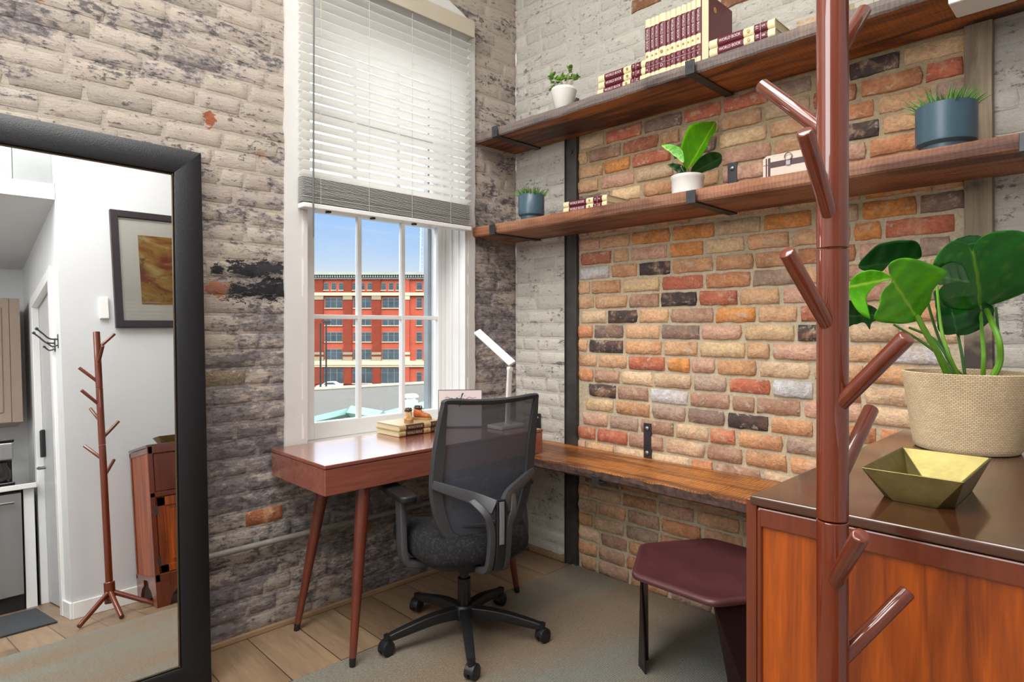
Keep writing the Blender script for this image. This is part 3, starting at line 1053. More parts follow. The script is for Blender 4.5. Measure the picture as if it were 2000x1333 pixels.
for c, kd in cols:
    if kd == 'w':
        for s in (-14.5, 0, 14.5): fwin(c + s, 9, 553, 567, 1)
        for q0, q1 in ((582, 602), (618, 636), (649, 668), (682, 703)): fwin(c, 34, q0, q1, 3)
        fwin(c, 38, 719, 749, 3)
    else:
        fwin(c, 11, 552, 567, 1)
        for q0, q1 in ((582, 602), (618, 636), (649, 668), (682, 703)): fwin(c, 11, q0, q1, 1)
        fwin(c, 10, 727, 748, 1)
for px, h, w in ((685, 528, 4), (717, 529, 3), (838, 514, 5)):
    bm = B(); fbox(bm, px, px + w, h, 533, 3, 5)
    link('chimney', bm, M['winframe'], fc)
# radio mast behind it
bm = B()
mz0, mz1 = fz(534), fz(400)
for s in (-0.55, 0.55):
    for e in (-0.5, 0.5): tube(bm, [(s, e, 0), (s * 0.6, e * 0.6, mz1 - mz0)], 0.05, 5)
for i in range(14):
    z = i * (mz1 - mz0) / 14
    z2 = (i + 1) * (mz1 - mz0) / 14
    tube(bm, [(-0.55, -0.5, z), (0.5, -0.5, z2)], 0.03, 4)
    tube(bm, [(0.55, -0.5, z), (-0.5, -0.5, z2)], 0.03, 4)
    tube(bm, [(-0.55, -0.5, z), (0.55, -0.5, z)], 0.03, 4)
tag(link('radio_mast', bm, pbr('mast_paint', S(176, 188, 202), 0.6), loc=tuple(W((800 - 1000) * k, D0 + 16, mz0)), rot=(0, 0, EZ)), 'thin lattice radio mast rising above the brick building roof', 'mast')
# street and flat roof in front
bm = B(); box(bm, -160, 60, 24, 170, -0.2, 0)
struct(link('ground_street', bm, pbr('street_asphalt', S(100, 100, 99), 0.9, var=0.1, nscale=0.4), loc=tuple(W(0, 0, Z0 - 0.70)), rot=(0, 0, EZ)))
bm = B()
pts = [W(-0.5 * 0 - 12.0, 22.0, -1.0), W(-3.2, 24.9, -1.0), W(1.2, 25.6, -1.0)]
far = [W((520 - 1000) / 1209 * 21.4, 21.4, -1.0), W((611 - 1000) / 1209 * 22.2, 22.2, -1.0), W((841 - 1000) / 1209 * 24.8, 24.8, -1.0), W((1000 - 1000) / 1209 * 27.0, 27.0, -1.0)]
near = [Vector((-0.35, 3.5, -1.0)), Vector((-0.35, -5.5, -1.0))]
allp = far + near
top = [bm.verts.new(p) for p in allp]
bot = [bm.verts.new(p - Vector((0, 0, 1.0))) for p in allp]
bm.faces.new(top)
for i in range(len(top)): bm.faces.new((top[i], top[(i + 1) % len(top)], bot[(i + 1) % len(top)], bot[i]))
struct(link('ground_roof', bm, pbr('flat_roof_membrane', S(82, 80, 74), 0.9, var=0.07, nscale=1.5, bump=0.2, bscale=8)))
bm = B()
for i in range(len(far) - 1):
    tube(bm, [far[i] + Vector((0, 0, 0.03)), far[i + 1] + Vector((0, 0, 0.03))], 0.09, 6)
struct(link('trim_roof_edge', bm, pbr('roof_edge', S(150, 146, 132), 0.7)))
# copper-green skylight curb on the roof just below the window
bm = B()
A, Bq, Cq, Dq = Vector((-3.3, 0.55, 0.0)), Vector((-2.7, -0.55, 0.0)), Vector((-1.2, 0.6, 0.0)), Vector((-2.6, 2.1, 0.0))
for p, q, za, zb in ((Vector((-3.4, 0.86, 0.37)), Vector((-1.70, 0.17, 0.565)), 0.07, 0.05), (Vector((-3.32, 1.93, 0.375)), Vector((-1.75, 0.05, 0.535)), 0.06, 0.045), (Vector((-3.4, 0.86, 0.37)), Vector((-3.0, -0.25, 0.33)), 0.05, 0.04)):
    tube(bm, [p, q], [za, zb], 4)
for p in (Vector((-3.4, 0.86, 0)), Vector((-1.75, 0.12, 0)), Vector((-3.32, 1.93, 0))): tube(bm, [p + Vector((0, 0, -1.0)), p + Vector((0, 0, 0.38))], 0.05, 6)
o = link('roof_curb', bm, pbr('verdigris_metal', S(128, 172, 158), 0.6, var=0.2, nscale=6))
tag(o, 'pale green metal flashing curb on the flat roof just outside the window', 'roof flashing')
bm = B()
lathe(bm, [(0.075, -1.36), (0.075, 0.10), (0.05, 0.11), (0.05, 0.13), (0.085, 0.14), (0.085, 0.155), (0.06, 0.175)], seg=20)
tag(link('roof_vent', bm, M['white_plain'], loc=(-3.17, 1.485, 0.36), smooth=True), 'short white vent pipe with a cap on the flat roof outside', 'vent')
# two lamp posts
for (px, ty, lab, hd) in ((626, 632, 'dark street lamp post with a curved head, the left and shorter of the two', 1), (637, 629, 'dark street pole, the right of the two in front of the brick building', 0)):
    dd = 62.0 if hd else 70.0
    zt = 1.30 + (638 - ty) * dd / 1209
    r = empty('street_lamp' if hd else 'utility_pole', tuple(W((px - 1000) * dd / 1209, dd, Z0 - 0.70)), EZ, lab, 'street lamp' if hd else 'pole')
    bm = B(); tube(bm, [(0, 0, 0), (0, 0, zt - Z0 + 0.70)], [0.12, 0.08], 8)
    link('pole', bm, M['black'], r)
    if hd:
        bm = B(); tube(bm, [(0, 0, zt - Z0 + 0.9), (0.3, 0, zt - Z0 + 1.1), (0.7, 0, zt - Z0 + 0.9)], 0.05, 6)
        box(bm, 0.25, 1.0, -0.15, 0.15, zt - Z0 + 0.7, zt - Z0 + 0.92)
        link('lamp_head', bm, M['black'], r)
# parked car
car = empty('car', tuple(W((644 - 1000) * 105 / 1209, 105, Z0 - 0.70)), EZ + 0.05, 'silver-white car parked in front of the brick building outside', 'car')
bm = B()
prof = [(-2.1, 0.35), (-2.15, 0.75), (-1.9, 0.95), (-1.1, 1.05), (-0.5, 1.5), (0.8, 1.55), (1.6, 1.15), (2.1, 1.0), (2.2, 0.4)]
Mx = Matrix(((1, 0, 0, 0), (0, 0, 1, -0.85), (0, 1, 0, 0.0), (0, 0, 0, 1)))
prism(bm, prof, 0, 1.7, Mx)
link('body', bm, pbr('car_paint', S(206, 210, 214), 0.3, spec=0.7), car, bevel=0.08)
bm = B(); prism(bm, [(-0.9, 1.1), (-0.45, 1.42), (0.72, 1.46), (1.3, 1.12)], -0.02, 1.72, Mx)
link('car_window', bm, M['winglass'], car)
for xx in (-1.35, 1.35):
    for yy in (-0.86, 0.70):
        bm = B(); tube(bm, [(xx, yy, 0.34), (xx, yy + 0.18, 0.34)], 0.34, 16)
        link('wheel', bm, M['black'], car)

# ================================================================== RUG
bm = B()
box(bm, 0.452, 1.94, -4.1, -0.012, 0.0, 0.009)
tag(link('area_rug', bm, M['rug'], bevel=0.003), 'grey-green woven flat rug on the plank floor under the chair and stool', 'rug')
RZ = 0.009

# ================================================================== SHELVES
def shelf(name, label, x0, x1, d, z0, z1, fm, um, tm2, wob, taper=0.0, thick=None, ends=0.0, group=None):
    """live-edge board along X against the wall; top, front and underside faces get their own look"""
    bm = B()
    n = 90
    rows = []
    for i in range(n + 1):
        x = x0 + (x1 - x0) * i / n
        w = wob * mn.noise(Vector((x * 4, z0, 0))) + wob * 0.5 * mn.noise(Vector((x * 22, z0, 5)))
        w2 = wob * 0.6 * mn.noise(Vector((x * 9, z0, 8)))
        dd = d + w
        e = 0.004 * mn.noise(Vector((x * 30, z0, 2))) * (wob / 0.006)
        prof = [(-0.014, z1), (-(dd - 0.006 - taper), z1 + e * 0.3), (-(dd - 0.002 - taper * 0.6) , z1 - 0.006 + e), (-(dd + w2), (z0 + z1) / 2), (-(dd - 0.003), z0 + 0.007), (-(dd - 0.009), z0), (-0.014, z0)]
        rows.append([bm.verts.new((x, y, z)) for y, z in prof])
    mis = [2, 2, 0, 0, 0, 1]
    for i in range(n):
        for k2 in range(6):
            f = bm.faces.new((rows[i][k2], rows[i][k2 + 1], rows[i + 1][k2 + 1], rows[i + 1][k2]))
            f.material_index = mis[k2]
    bm.faces.new(rows[0]).material_index = 0
    bm.faces.new(rows[-1][::-1]).material_index = 0
    o = link(name, bm, [fm, um, tm2])
    return tag(o, label, 'shelf', group)
shelf('wall_shelf', 'upper thick reclaimed wood wall shelf with a grey live edge, holding the row of encyclopedias', 0.006, 2.56, 0.333, 2.324, 2.374, M['shelf_grey'], M['shelf_under'], M['shelf_grey'], 0.010, 0.008)
shelf('wall_shelf', 'lower reclaimed wood wall shelf with saw marks, holding potted plants and a small chest', 0.006, 2.56, 0.352, 1.798, 1.85, M['shelf_face'], M['shelf_face'], M['shelf_face'], 0.003)
shelf('bench_shelf', 'low reclaimed wood plank with a bark edge fixed at seat height under the shelves', 0.006, 2.56, 0.392, 0.607, 0.655, M['bark'], M['shelf_under'], M['bench'], 0.012, -0.006)

def bracket(x, zt, zb, d, plate_top, lab, hook=0.045):
    r = empty('shelf_bracket', (x, -0.002, zb), label=lab, cat='bracket', group='steel strap brackets holding the shelves')
    bm = B()
    h = plate_top - zb
    box(bm, -0.021, 0.021, -0.012, -0.005, -0.006, h)
    box(bm, -0.021, 0.021, -(d + 0.006), -0.005, -0.007, -0.001)
    box(bm, -0.021, 0.021, -(d + 0.012), -(d + 0.006), -0.007, hook)
    link('strap', bm, M['steel'], r, bevel=0.0015)
    zs = [h - 0.025] if h > 0.12 else [h - 0.02]
    if h > 0.2: zs.append(h - 0.145)
    for z in zs:
        if z < (zt - zb) + 0.02: continue
        bm = B()
        lathe(bm, [(0.011, 0), (0.010, 0.004), (0.004, 0.008)], seg=10)
        bm.transform(Matrix.Translation((0, -0.012, z)) @ Matrix.Rotation(PI / 2, 4, 'X'))
        link('bolt', bm, M['bolt'], r, smooth=True)
    return r
for x, w in ((0.19, 'nearest the window corner'), (1.345, 'at the middle beside the large leaf plant below'), (2.47, 'at the far right end')):
    bracket(x, 2.374, 2.324, 0.338, 2.500 if x < 1 else 2.44, 'black steel bracket of the upper shelf, ' + w, 0.05)
for x, w in ((0.19, 'behind the left blue-grey pot'), (1.36, 'under the white potted leaf plant'), (2.40, 'at the right edge of the photo')):
    bracket(x, 1.85, 1.798, 0.357, 2.02, 'black steel bracket of the lower shelf, ' + w, 0.046)
for x, w, h in ((0.19, 'rising behind the desk end', 0.80), (0.925, 'with two bolts on the bare brick wall', 0.826)):
    bracket(x, 0.655, 0.607, 0.412, h, 'black steel bracket of the low bench plank, ' + w, 0.03)

# ================================================================== BOOKS
def book_shape(r, th, dep, ht, cover, spine_cols, reversed_=False, lying=False):
    """local: spine faces -y, thickness along x, height z. children of r"""
    c = 0.0022
    bm = B()
    box(bm, 0, c, 0, dep, 0, ht); box(bm, th - c, th, 0, dep, 0, ht)
    if not reversed_:
        n = 6
        pts = [(th / 2 + (th / 2) * math.cos(PI + PI * i / n), -0.28 * th * math.sin(PI * i / n)) for i in range(n + 1)]
        prism(bm, pts + [(th, 0.002), (0, 0.002)], 0, ht)
    else: box(bm, 0, th, dep - c, dep, 0, ht)
    link('cover', bm, cover, r)
    bm = B()
    if not reversed_: box(bm, c, th - c, 0.003, dep - 0.005, 0.003, ht - 0.003)
    else: box(bm, c, th - c, 0.005, dep - c, 0.003, ht - 0.003)
    link('pages', bm, M['pages'], r)

def spine_band(r, th, z0, z1, mat, name='spine_band', grow=0.0006):
    n = 6
    pts = [(th / 2 + (th / 2 + grow) * math.cos(PI + PI * i / n), -0.28 * th * math.sin(PI * i / n) - grow) for i in range(n + 1)]
    bm = B()
    prism(bm, pts + [(th + grow, 0.004), (-grow, 0.004)], z0, z1)
    return link(name, bm, mat, r)

def encyclopedia(th, ht, dep, lab, group, letter, base=None, band=None, txt=None):
    r = empty('book', (0, 0, 0), label=lab, cat='book', group=group)
    base = base or M['cream']; band = band or M['maroon']; txt = txt or M['ink_white']
    book_shape(r, th, dep, ht, base, None)
    spine_band(r, th, ht * 0.46, ht * 0.865, band)
    spine_band(r, th, ht * 0.105, ht * 0.30, band)
    y = -0.28 * th - 0.0014
    text_obj('title', 'WORLD BOOK', min(th * 0.62, 0.017), (th / 2, y, ht * 0.665), (0, 0, -1), (1, 0, 0), txt, r, width=ht * 0.34)
    text_obj('volume_letter', letter, th * 0.5, (th / 2, y, ht * 0.155), (1, 0, 0), (0, 0, 1), txt, r)
    text_obj('volume_number', str(ord(letter[0]) - 64), th * 0.45, (th / 2, y, ht * 0.25), (1, 0, 0), (0, 0, 1), txt, r)
    bm = B(); box(bm, th * 0.05, th * 0.95, y - 0.0001, y + 0.0008, ht * 0.20, ht * 0.2035)
    link('spine_rule', bm, txt, r)
    bm = B(); lathe(bm, [(th * 0.2, 0), (th * 0.2, 0.0008)], seg=12)
    bm.transform(Matrix.Translation((th / 2, y + 0.0003, ht * 0.38)) @ Matrix.Rotation(PI / 2, 4, 'X'))
    link('emblem', bm, M['gold'], r)
    return r
ORD = ['first', 'second', 'third', 'fourth', 'fifth', 'sixth', 'seventh', 'eighth', 'ninth', 'tenth', 'eleventh']
# upright row on the upper shelf
edges = [550, 612, 655, 702, 785, 825, 888, 945, 1005, 1050, 1105, 1165]
x = 1.098
tot = 0.268
ws = [edges[i + 1] - edges[i] for i in range(11)]
# nearer spines look wider; even them out
ws = [w / (1 + 0.012 * i) for i, w in enumerate(ws)]
ks = tot / sum(ws)
xs = x
for i, w in enumerate(ws):
    th = w * ks
    b = encyclopedia(th - 0.0006, 0.262, 0.19, '%s upright maroon encyclopedia from the left on the upper shelf' % ORD[i], 'upright encyclopedias on the upper shelf', 'ABCDEFGHIJK'[i])
    b.location = (xs, -0.292, 2.375)
    xs += th
r = empty('book', (xs, -0.30, 2.375), label='upright maroon encyclopedia with its cream page edge outward, right end of the row', cat='book')
book_shape(r, 0.036, 0.20, 0.264, M['maroon'], None, True)
bm = B(); lathe(bm, [(0.012, 0), (0.012, 0.0008)], seg=16)
bm.transform(Matrix.Translation((0.036, 0.05, 0.215)) @ Matrix.Rotation(PI / 2, 4, 'Y'))
link('emblem', bm, M['gold'], r)
# lying stacks: rotate so the spine still faces outward and height runs along +x
LIE = Matrix.Rotation(PI / 2, 4, 'Y')
def lay(b, x, y, z, rz=0.0):
    """lay on its side: local z -> -x, local x -> +z"""
    b.matrix_world = Matrix.Translation((x, y, z)) @ Matrix.Rotation(rz, 4, 'Z') @ Matrix.Rotation(-PI / 2, 4, 'Y')
def stack(x, y, z, n, words, place, ht=0.262, th=0.031, jig=0.004, rz=0.0, base=None, band=None, txt=None, group=None, seed=1):
    rr = random.Random(seed)
    for i in range(n):
        b = encyclopedia(th, ht, 0.19, '%s maroon encyclopedia %s' % (words[i], place) if base is None else '%s old brown encyclopedia lying %s' % (words[i], place), group, 'LMNPRSTW'[(seed + i) % 8], base, band, txt)
        j_ = ht + rr.uniform(-jig, jig)
        lay(b, x + j_ * math.cos(rz), y + j_ * math.sin(rz), z + i * (th + 0.0005), rz)
stack(0.842, -0.29, 2.375, 3, ['bottom', 'middle', 'top'], 'lying in the three-high stack left of the upright row', group='encyclopedias lying left of the row', seed=1)
stack(1.412, -0.305, 2.375, 2, ['lower', 'upper'], 'lying in the pair right of the upright row', group='encyclopedias lying right of the row', th=0.034, seed=4)
stack(0.634, -0.30, 1.851, 2, ['lower', 'upper'], 'lying in the pair on the lower shelf', group='encyclopedias lying on the lower shelf', th=0.028, seed=2)
M['tan_cover'] = pbr('aged_tan_cover', S(186, 160, 112), 0.5, var=0.1, nscale=20)
stack(0.186, -0.955, 0.781, 2, ['lower', 'upper'], 'on the desk under the two little shoes', th=0.026, rz=PI / 2 + 0.03, base=M['tan_cover'], band=M['brown_cover'], txt=M['ink_gold'], group='old encyclopedias on the desk', seed=3)

# ================================================================== POTS AND SMALL PLANTS
def pot_blue(loc, r, h, lab, seed, bl, hb):
    t = empty('potted_succulent', loc, label=lab, cat='potted plant')
    bm = B()
    lathe(bm, [(r * 0.80, 0), (r * 0.82, h * 0.13), (r * 0.90, h * 0.16), (r * 0.985, h * 0.20), (r, h * 0.26), (r, h * 0.99), (r * 0.985, h), (r * 0.93, h), (r * 0.92, h * 0.9)], seg=48, capt=False)
    link('pot', bm, M['pot_blue'], t, smooth=True)
    bm = B(); lathe(bm, [(0.001, h * 0.88), (r * 0.925, h * 0.88)], seg=32, capb=False, capt=False)
    link('soil', bm, M['soil'], t)
    rr = random.Random(seed)
    bm = B()
    for i in range(bl):
        a = rr.uniform(0, 2 * PI)
        q = math.sqrt(rr.random()) * r * 0.8
        lean = 0.15 + 0.95 * q / r * rr.uniform(0.5, 1.3)
        L = hb * rr.uniform(0.55, 1.1)
        p = Vector((q * math.cos(a), q * math.sin(a), h * 0.88))
        a2 = a + rr.uniform(-0.5, 0.5)
        dr = Vector((math.cos(a2) * math.sin(lean), math.sin(a2) * math.sin(lean), math.cos(lean)))
        m1 = p + dr * L * 0.5 + Vector((0, 0, L * 0.06))
        tube(bm, [p, m1, p + dr * L], [0.0026 * r / 0.07, 0.0022 * r / 0.07, 0.0003], 5)
    link('leaves', bm, M['grass_blade'], t, smooth=True)
    return t
pot_blue((0.400, -0.285, 1.851), 0.068, 0.128, 'small blue-grey pot of spiky grass at the left end of the lower shelf', 2, 120, 0.065)
pot_blue((2.185, -0.245, 1.851), 0.083, 0.148, 'larger blue-grey pot of spiky grass on the lower shelf, right of the coat rack', 7, 130, 0.075)

t = empty('jade_plant', (0.600, -0.26, 2.375), label='jade succulent in a tapered white pot at the left of the upper shelf', cat='potted plant')
bm = B()
lathe(bm, [(0.038, 0), (0.043, 0.004), (0.063, 0.088), (0.066, 0.096), (0.060, 0.110), (0.052, 0.112), (0.050, 0.10)], seg=48, capt=False)
link('pot', bm, M['pot_white'], t, smooth=True)
bm = B(); lathe(bm, [(0.001, 0.10), (0.051, 0.10)], seg=24, capb=False, capt=False)
link('soil', bm, M['soil'], t)
rj = random.Random(12)
bs, bv = B(), B()
def fat_leaf(bm, p, d, L, w):
    d = d.normalized()
    u, v = frame_of(d)
    n, m = 6, 8
    rings = []
    for i in range(n + 1):
        s = i / n
        rad = w * math.sin(PI * (0.12 + 0.88 * s) ** 1.1) ** 0.7 if i < n else 0.001
        if i == 0: rad = w * 0.25
        rings.append([bm.verts.new(p + d * L * s + u * math.cos(2 * PI * k / m) * rad + v * math.sin(2 * PI * k / m) * rad * 0.38) for k in range(m)])
    for i in range(n):
        for k in range(m): bm.faces.new((rings[i][k], rings[i][(k + 1) % m], rings[i + 1][(k + 1) % m], rings[i + 1][k]))
for (ax, ay, h) in ((-0.055, -0.03, 0.06), (-0.03, 0.02, 0.085), (-0.068, 0.0, 0.03), (-0.01, -0.02, 0.05), (0.03, -0.01, 0.05), (0.05, -0.02, 0.085), (0.045, 0.03, 0.06), (0.068, 0.01, 0.05), (-0.035, -0.045, 0.07)):
    p0 = Vector((ax * 0.25, ay * 0.25, 0.10)); p2 = Vector((ax * 1.15, ay, 0.10 + h * 1.15))
    tube(bs, [p0, (p0 + p2) / 2 + Vector((ax * 0.1, 0, 0.008)), p2], [0.004, 0.003, 0.002], 6)
    for q in range(8):
        a = rj.uniform(0, 2 * PI); el = rj.uniform(-0.2, 1.2)
        d = Vector((math.cos(a) * math.cos(el) + ax * 4, math.sin(a) * math.cos(el), math.sin(el)))
        fat_leaf(bv, p2 - (p2 - p0) * rj.uniform(0, 0.3), d, rj.uniform(0.020, 0.030), rj.uniform(0.008, 0.0115))
link('stem', bs, M['twig'], t, smooth=True)
link('leaves', bv, M['jade'], t, smooth=True)

# ---- big flat leaves
def leaf_mesh(name, outline, origin, ex, ey, mid, mat, parent, curl=0.12, droop=0.0, thick=0.0012):
    """outline [(a, b)] metres in the leaf plane from origin; mid = (a, b) end of the midrib from the attach point (0, 0)"""
    ex = Vector(ex).normalized(); ey = Vector(ey).normalized()
    nrm = ex.cross(ey).normalized()
    md = Vector((mid[0], mid[1])).normalized()
    mlen = Vector((mid[0], mid[1])).length
    pts = [Vector((p.x, p.y)) for p in spline([(a, b, 0) for a, b in outline], 4, True)]
    bm = B()
    vl = bm.verts.layers.float.new('vein')
    def place(q):
        along = q.dot(md)
        across = q.x * -md.y + q.y * md.x
        nz = curl * (abs(across) ** 1.5) - droop * max(0, along) ** 2 * 2.0
        nz += 0.0016 * math.sin(along / max(mlen, .001) * 22 + abs(across) * 60)
        return origin + ex * q.x + ey * q.y + nrm * nz, along, across
    rings = []
    N = 12
    for i in range(N + 1):
        s = (i / N) ** 1.7
        ring = []
        for q in pts:
            # collapse toward the closest point of the midrib
            al = min(max(q.dot(md), 0.0), mlen)
            base = md * al
            w, a, c = place(base + (q - base) * s)
            v = bm.verts.new(w)
            side = abs(math.sin((a - abs(c) * 0.7) / max(mlen, 0.001) * 17))
            v[vl] = max(max(0.0, 1 - abs(c) / 0.0045), 0.16 if side < 0.13 else 0.0)
            ring.append(v)
        rings.append(ring)
    m = len(pts)
    for i in range(N):
        for k2 in range(m):
            try: bm.faces.new((rings[i][k2], rings[i][(k2 + 1) % m], rings[i + 1][(k2 + 1) % m], rings[i + 1][k2]))
            except ValueError: pass
    bmesh.ops.remove_doubles(bm, verts=bm.verts[:], dist=0.0002)
    o = link(name, bm, mat, parent, smooth=True, angle=180)
    md2 = o.modifiers.new('solid', 'SOLIDIFY'); md2.thickness = thick; md2.offset = 0
    return o

def px_leaf(name, pxs, att, tip, depth, mat, parent, root, tilt=(0, 0), curl=0.12, droop=0.0):
    k = depth / 1209.0
    org = CAM + FWD * depth + RGT * ((att[0] - 1000) * k) + Vector((0, 0, -(att[1] - 638) * k)) - root
    ex = (RGT + FWD * math.tan(tilt[0])).normalized(); ey = Vector((0, 0, 1)) + FWD * math.tan(tilt[1])
    ey = (ey - ex * ey.dot(ex)).normalized()
    n_ = ex.cross(ey)
    def on_plane(p):
        r_ = FWD + RGT * ((p[0] - 1000) / 1209.0) - Vector((0, 0, (p[1] - 638) / 1209.0))
        q = CAM - root - org
        h = r_ * (-(q.dot(n_)) / r_.dot(n_)) + q
        return (h.dot(ex), h.dot(ey))
    return leaf_mesh(name, [on_plane(p) for p in pxs], org, ex, ey, on_plane(tip), mat, parent, curl, droop)
def at_px(px, py, depth, root=Vector((0, 0, 0))):
    k = depth / 1209.0
    return CAM + FWD * depth + RGT * ((px - 1000) * k) + Vector((0, 0, -(py - 638) * k)) - root

# fiddle leaf seedling in the white ribbed pot, lower shelf
root = Vector((1.287, -0.265, 1.851))
t = empty('leafy_plant', tuple(root), label='broad-leaved green plant in a low white pot in the middle of the lower shelf', cat='potted plant')
bm = B()
lathe(bm, [(0.060, 0), (0.064, 0.003), (0.066, 0.062), (0.069, 0.066), (0.069, 0.078), (0.066, 0.080), (0.061, 0.078), (0.060, 0.066)], seg=48, capt=False)
link('pot', bm, M['pot_white'], t, smooth=True)
bm = B(); lathe(bm, [(0.001, 0.066), (0.061, 0.066)], seg=24, capb=False, capt=False)
link('soil', bm, M['soil'], t)
bm = B()
b0 = Vector((0, 0, 0.066))
for tip in (at_px(1343, 318, 2.56, root), at_px(1330, 325, 2.52, root), at_px(1352, 325, 2.6, root)): tube(bm, [b0, (b0 + tip) / 2, tip], [0.0035, 0.003, 0.002], 6)
link('stem', bm, M['twig'], t, smooth=True)
px_leaf('leaf', [(1340, 330), (1328, 315), (1325, 295), (1332, 268), (1340, 252), (1358, 243), (1380, 239), (1398, 238), (1397, 255), (1385, 275), (1378, 292), (1365, 310), (1350, 325)], (1342, 332), (1396, 240), 2.56, M['leaf_bright'], t, root, (0.5, 0.3), 0.6)
px_leaf('leaf', [(1336, 318), (1325, 310), (1315, 300), (1300, 292), (1292, 284), (1308, 283), (1322, 287), (1334, 297)], (1338, 322), (1293, 285), 2.52, M['leaf_bright'], t, root, (-0.4, 0.3), 1.2)
px_leaf('leaf', [(1348, 340), (1355, 320), (1368, 305), (1385, 297), (1402, 298), (1410, 305), (1408, 318), (1396, 328), (1375, 336), (1360, 342)], (1346, 342), (1409, 308), 2.60, M['leaf_dark'], t, root, (0.4, -0.3), 0.8)
px_leaf('leaf', [(1338, 342), (1325, 338), (1312, 328), (1304, 322), (1315, 319), (1330, 322), (1340, 330)], (1342, 343), (1305, 322), 2.60, M['leaf_dark'], t, root, (-0.4, -0.2), 0.8)

# monstera in the woven basket on the cabinet
CZ = 0.993
root = Vector((2.312, -0.707, CZ))
t = empty('monstera_plant', tuple(root), label='monstera with large glossy split leaves in a woven tan basket on the wooden cabinet', cat='potted plant')
bm = B()
prof = [(0.100, 0.0), (0.108, 0.002), (0.112, 0.008)]
for i in range(1, 24): prof.append((0.112 + (0.137 - 0.112) * i / 24 + 0.0006 * (i % 2), 0.008 + 0.182 * i / 24))
prof += [(0.137, 0.192), (0.134, 0.194), (0.131, 0.192), (0.127, 0.15)]
lathe(bm, prof, seg=64, capt=False)
link('basket', bm, M['basket'], t, smooth=True)
bm = B(); lathe(bm, [(0.001, 0.155), (0.129, 0.155)], seg=32, capb=False, capt=False)
link('soil', bm, M['soil'], t)
st = [([(1852, 735, 1.52), (1832, 690, 1.50), (1808, 650, 1.485), (1790, 615, 1.48)], 0.0085, 0.006, 'petiole'),
      ([(1862, 735, 1.54), (1840, 700, 1.56), (1800, 668, 1.58), (1745, 634, 1.60)], 0.0045, 0.003, 'petiole_dark'),
      ([(1870, 735, 1.56), (1845, 690, 1.58), (1820, 660, 1.6), (1775, 640, 1.62)], 0.004, 0.003, 'petiole_dark'),
      ([(1872, 735, 1.52), (1852, 690, 1.52), (1838, 640, 1.54), (1830, 560, 1.56)], 0.005, 0.003, 'petiole'),
      ([(1885, 735, 1.55), (1878, 690, 1.56), (1870, 650, 1.58)], 0.004, 0.003, 'petiole_dark'),
      ([(1880, 735, 1.6), (1850, 700, 1.62), (1820, 620, 1.63), (1795, 520, 1.62)], 0.004, 0.003, 'petiole_dark'),
      ([(1920, 735, 1.53), (1921, 690, 1.52), (1917, 640, 1.56), (1912, 560, 1.60)], 0.0055, 0.004, 'petiole'),
      ([(1940, 735, 1.50), (1953, 705, 1.49), (1951, 665, 1.48), (1938, 632, 1.51), (1927, 606, 1.56)], 0.0078, 0.006, 'petiole'),
      ([(1945, 735, 1.58), (1952, 690, 1.6), (1945, 600, 1.6)], 0.004, 0.003, 'petiole_dark')]
for i, (pp, r0, r1, mt) in enumerate(st):
    pts = spline([at_px(*q, root) for q in pp], 6)
    bm = B(); tube(bm, pts, [r0 + (r1 - r0) * j / (len(pts) - 1) for j in range(len(pts))], 8)
    link('stem', bm, M[mt], t, smooth=True)
px_leaf('leaf', [(1742, 548), (1738, 530), (1734, 519), (1744, 508), (1772, 502), (1806, 511), (1836, 524), (1836, 535), (1820, 565), (1816, 590), (1806, 612), (1797, 630), (1765, 633), (1730, 629), (1700, 618), (1712, 592), (1724, 565)],
        (1741, 545), (1798, 628), 1.42, M['leaf_bright'], t, root, (0.15, -0.45), 0.7, 0.2)
px_leaf('leaf_lobe', [(1742, 545), (1726, 532), (1702, 527), (1678, 533), (1662, 549), (1658, 575), (1668, 597), (1682, 612), (1700, 619), (1690, 596), (1695, 575), (1710, 558), (1726, 550)],
        (1741, 544), (1664, 560), 1.425, M['leaf_bright'], t, root, (-0.5, -0.3), 0.9, 0.4)
px_leaf('leaf', [(1898, 494), (1890, 478), (1865, 469), (1845, 474), (1822, 493), (1808, 511), (1826, 521), (1838, 543), (1822, 562), (1829, 584), (1850, 599), (1885, 608), (1925, 614), (1962, 597), (2000, 573), (2032, 545), (2046, 500), (2022, 463), (1985, 447), (1950, 447), (1920, 460), (1905, 478)],
        (1899, 493), (1926, 612), 1.48, M['leaf_mid'], t, root, (0.1, -0.5), 0.7, 0.3)
px_leaf('leaf', [(1797, 505), (1798, 486), (1786, 469), (1752, 467), (1716, 475), (1693, 498), (1679, 527), (1718, 533), (1740, 515), (1765, 506)],
        (1796, 504), (1681, 525), 1.62, M['leaf_dark'], t, root, (-0.3, -0.5), 0.8, 0.3)
px_leaf('leaf', [(1830, 556), (1834, 528), (1850, 516), (1870, 518), (1883, 532), (1896, 553), (1872, 551), (1848, 556)],
        (1832, 540), (1895, 552), 1.45, M['leaf_grey'], t, root, (0.3, 0.4), 0.8)
px_leaf('leaf', [(1822, 570), (1824, 600), (1830, 640), (1845, 653), (1870, 649), (1890, 653), (1918, 640), (1930, 612), (1900, 585), (1860, 570)],
        (1850, 572), (1872, 650), 1.60, M['leaf_dark'], t, root, (0.1, 0.4), 0.7, 0.3)
px_leaf('leaf', [(1650, 585), (1680, 588), (1708, 600), (1722, 618), (1702, 630), (1698, 641), (1688, 630), (1668, 634), (1645, 640), (1630, 610)],
        (1715, 615), (1645, 620), 1.62, M['leaf_dark'], t, root, (-0.4, -0.6), 0.9, 0.4)
px_leaf('leaf', [(1928, 470), (1900, 462), (1870, 468), (1850, 480), (1880, 492), (1915, 488)],
        (1925, 475), (1855, 480), 1.60, M['leaf_dark'], t, root, (0.0, 0.9), 0.5)

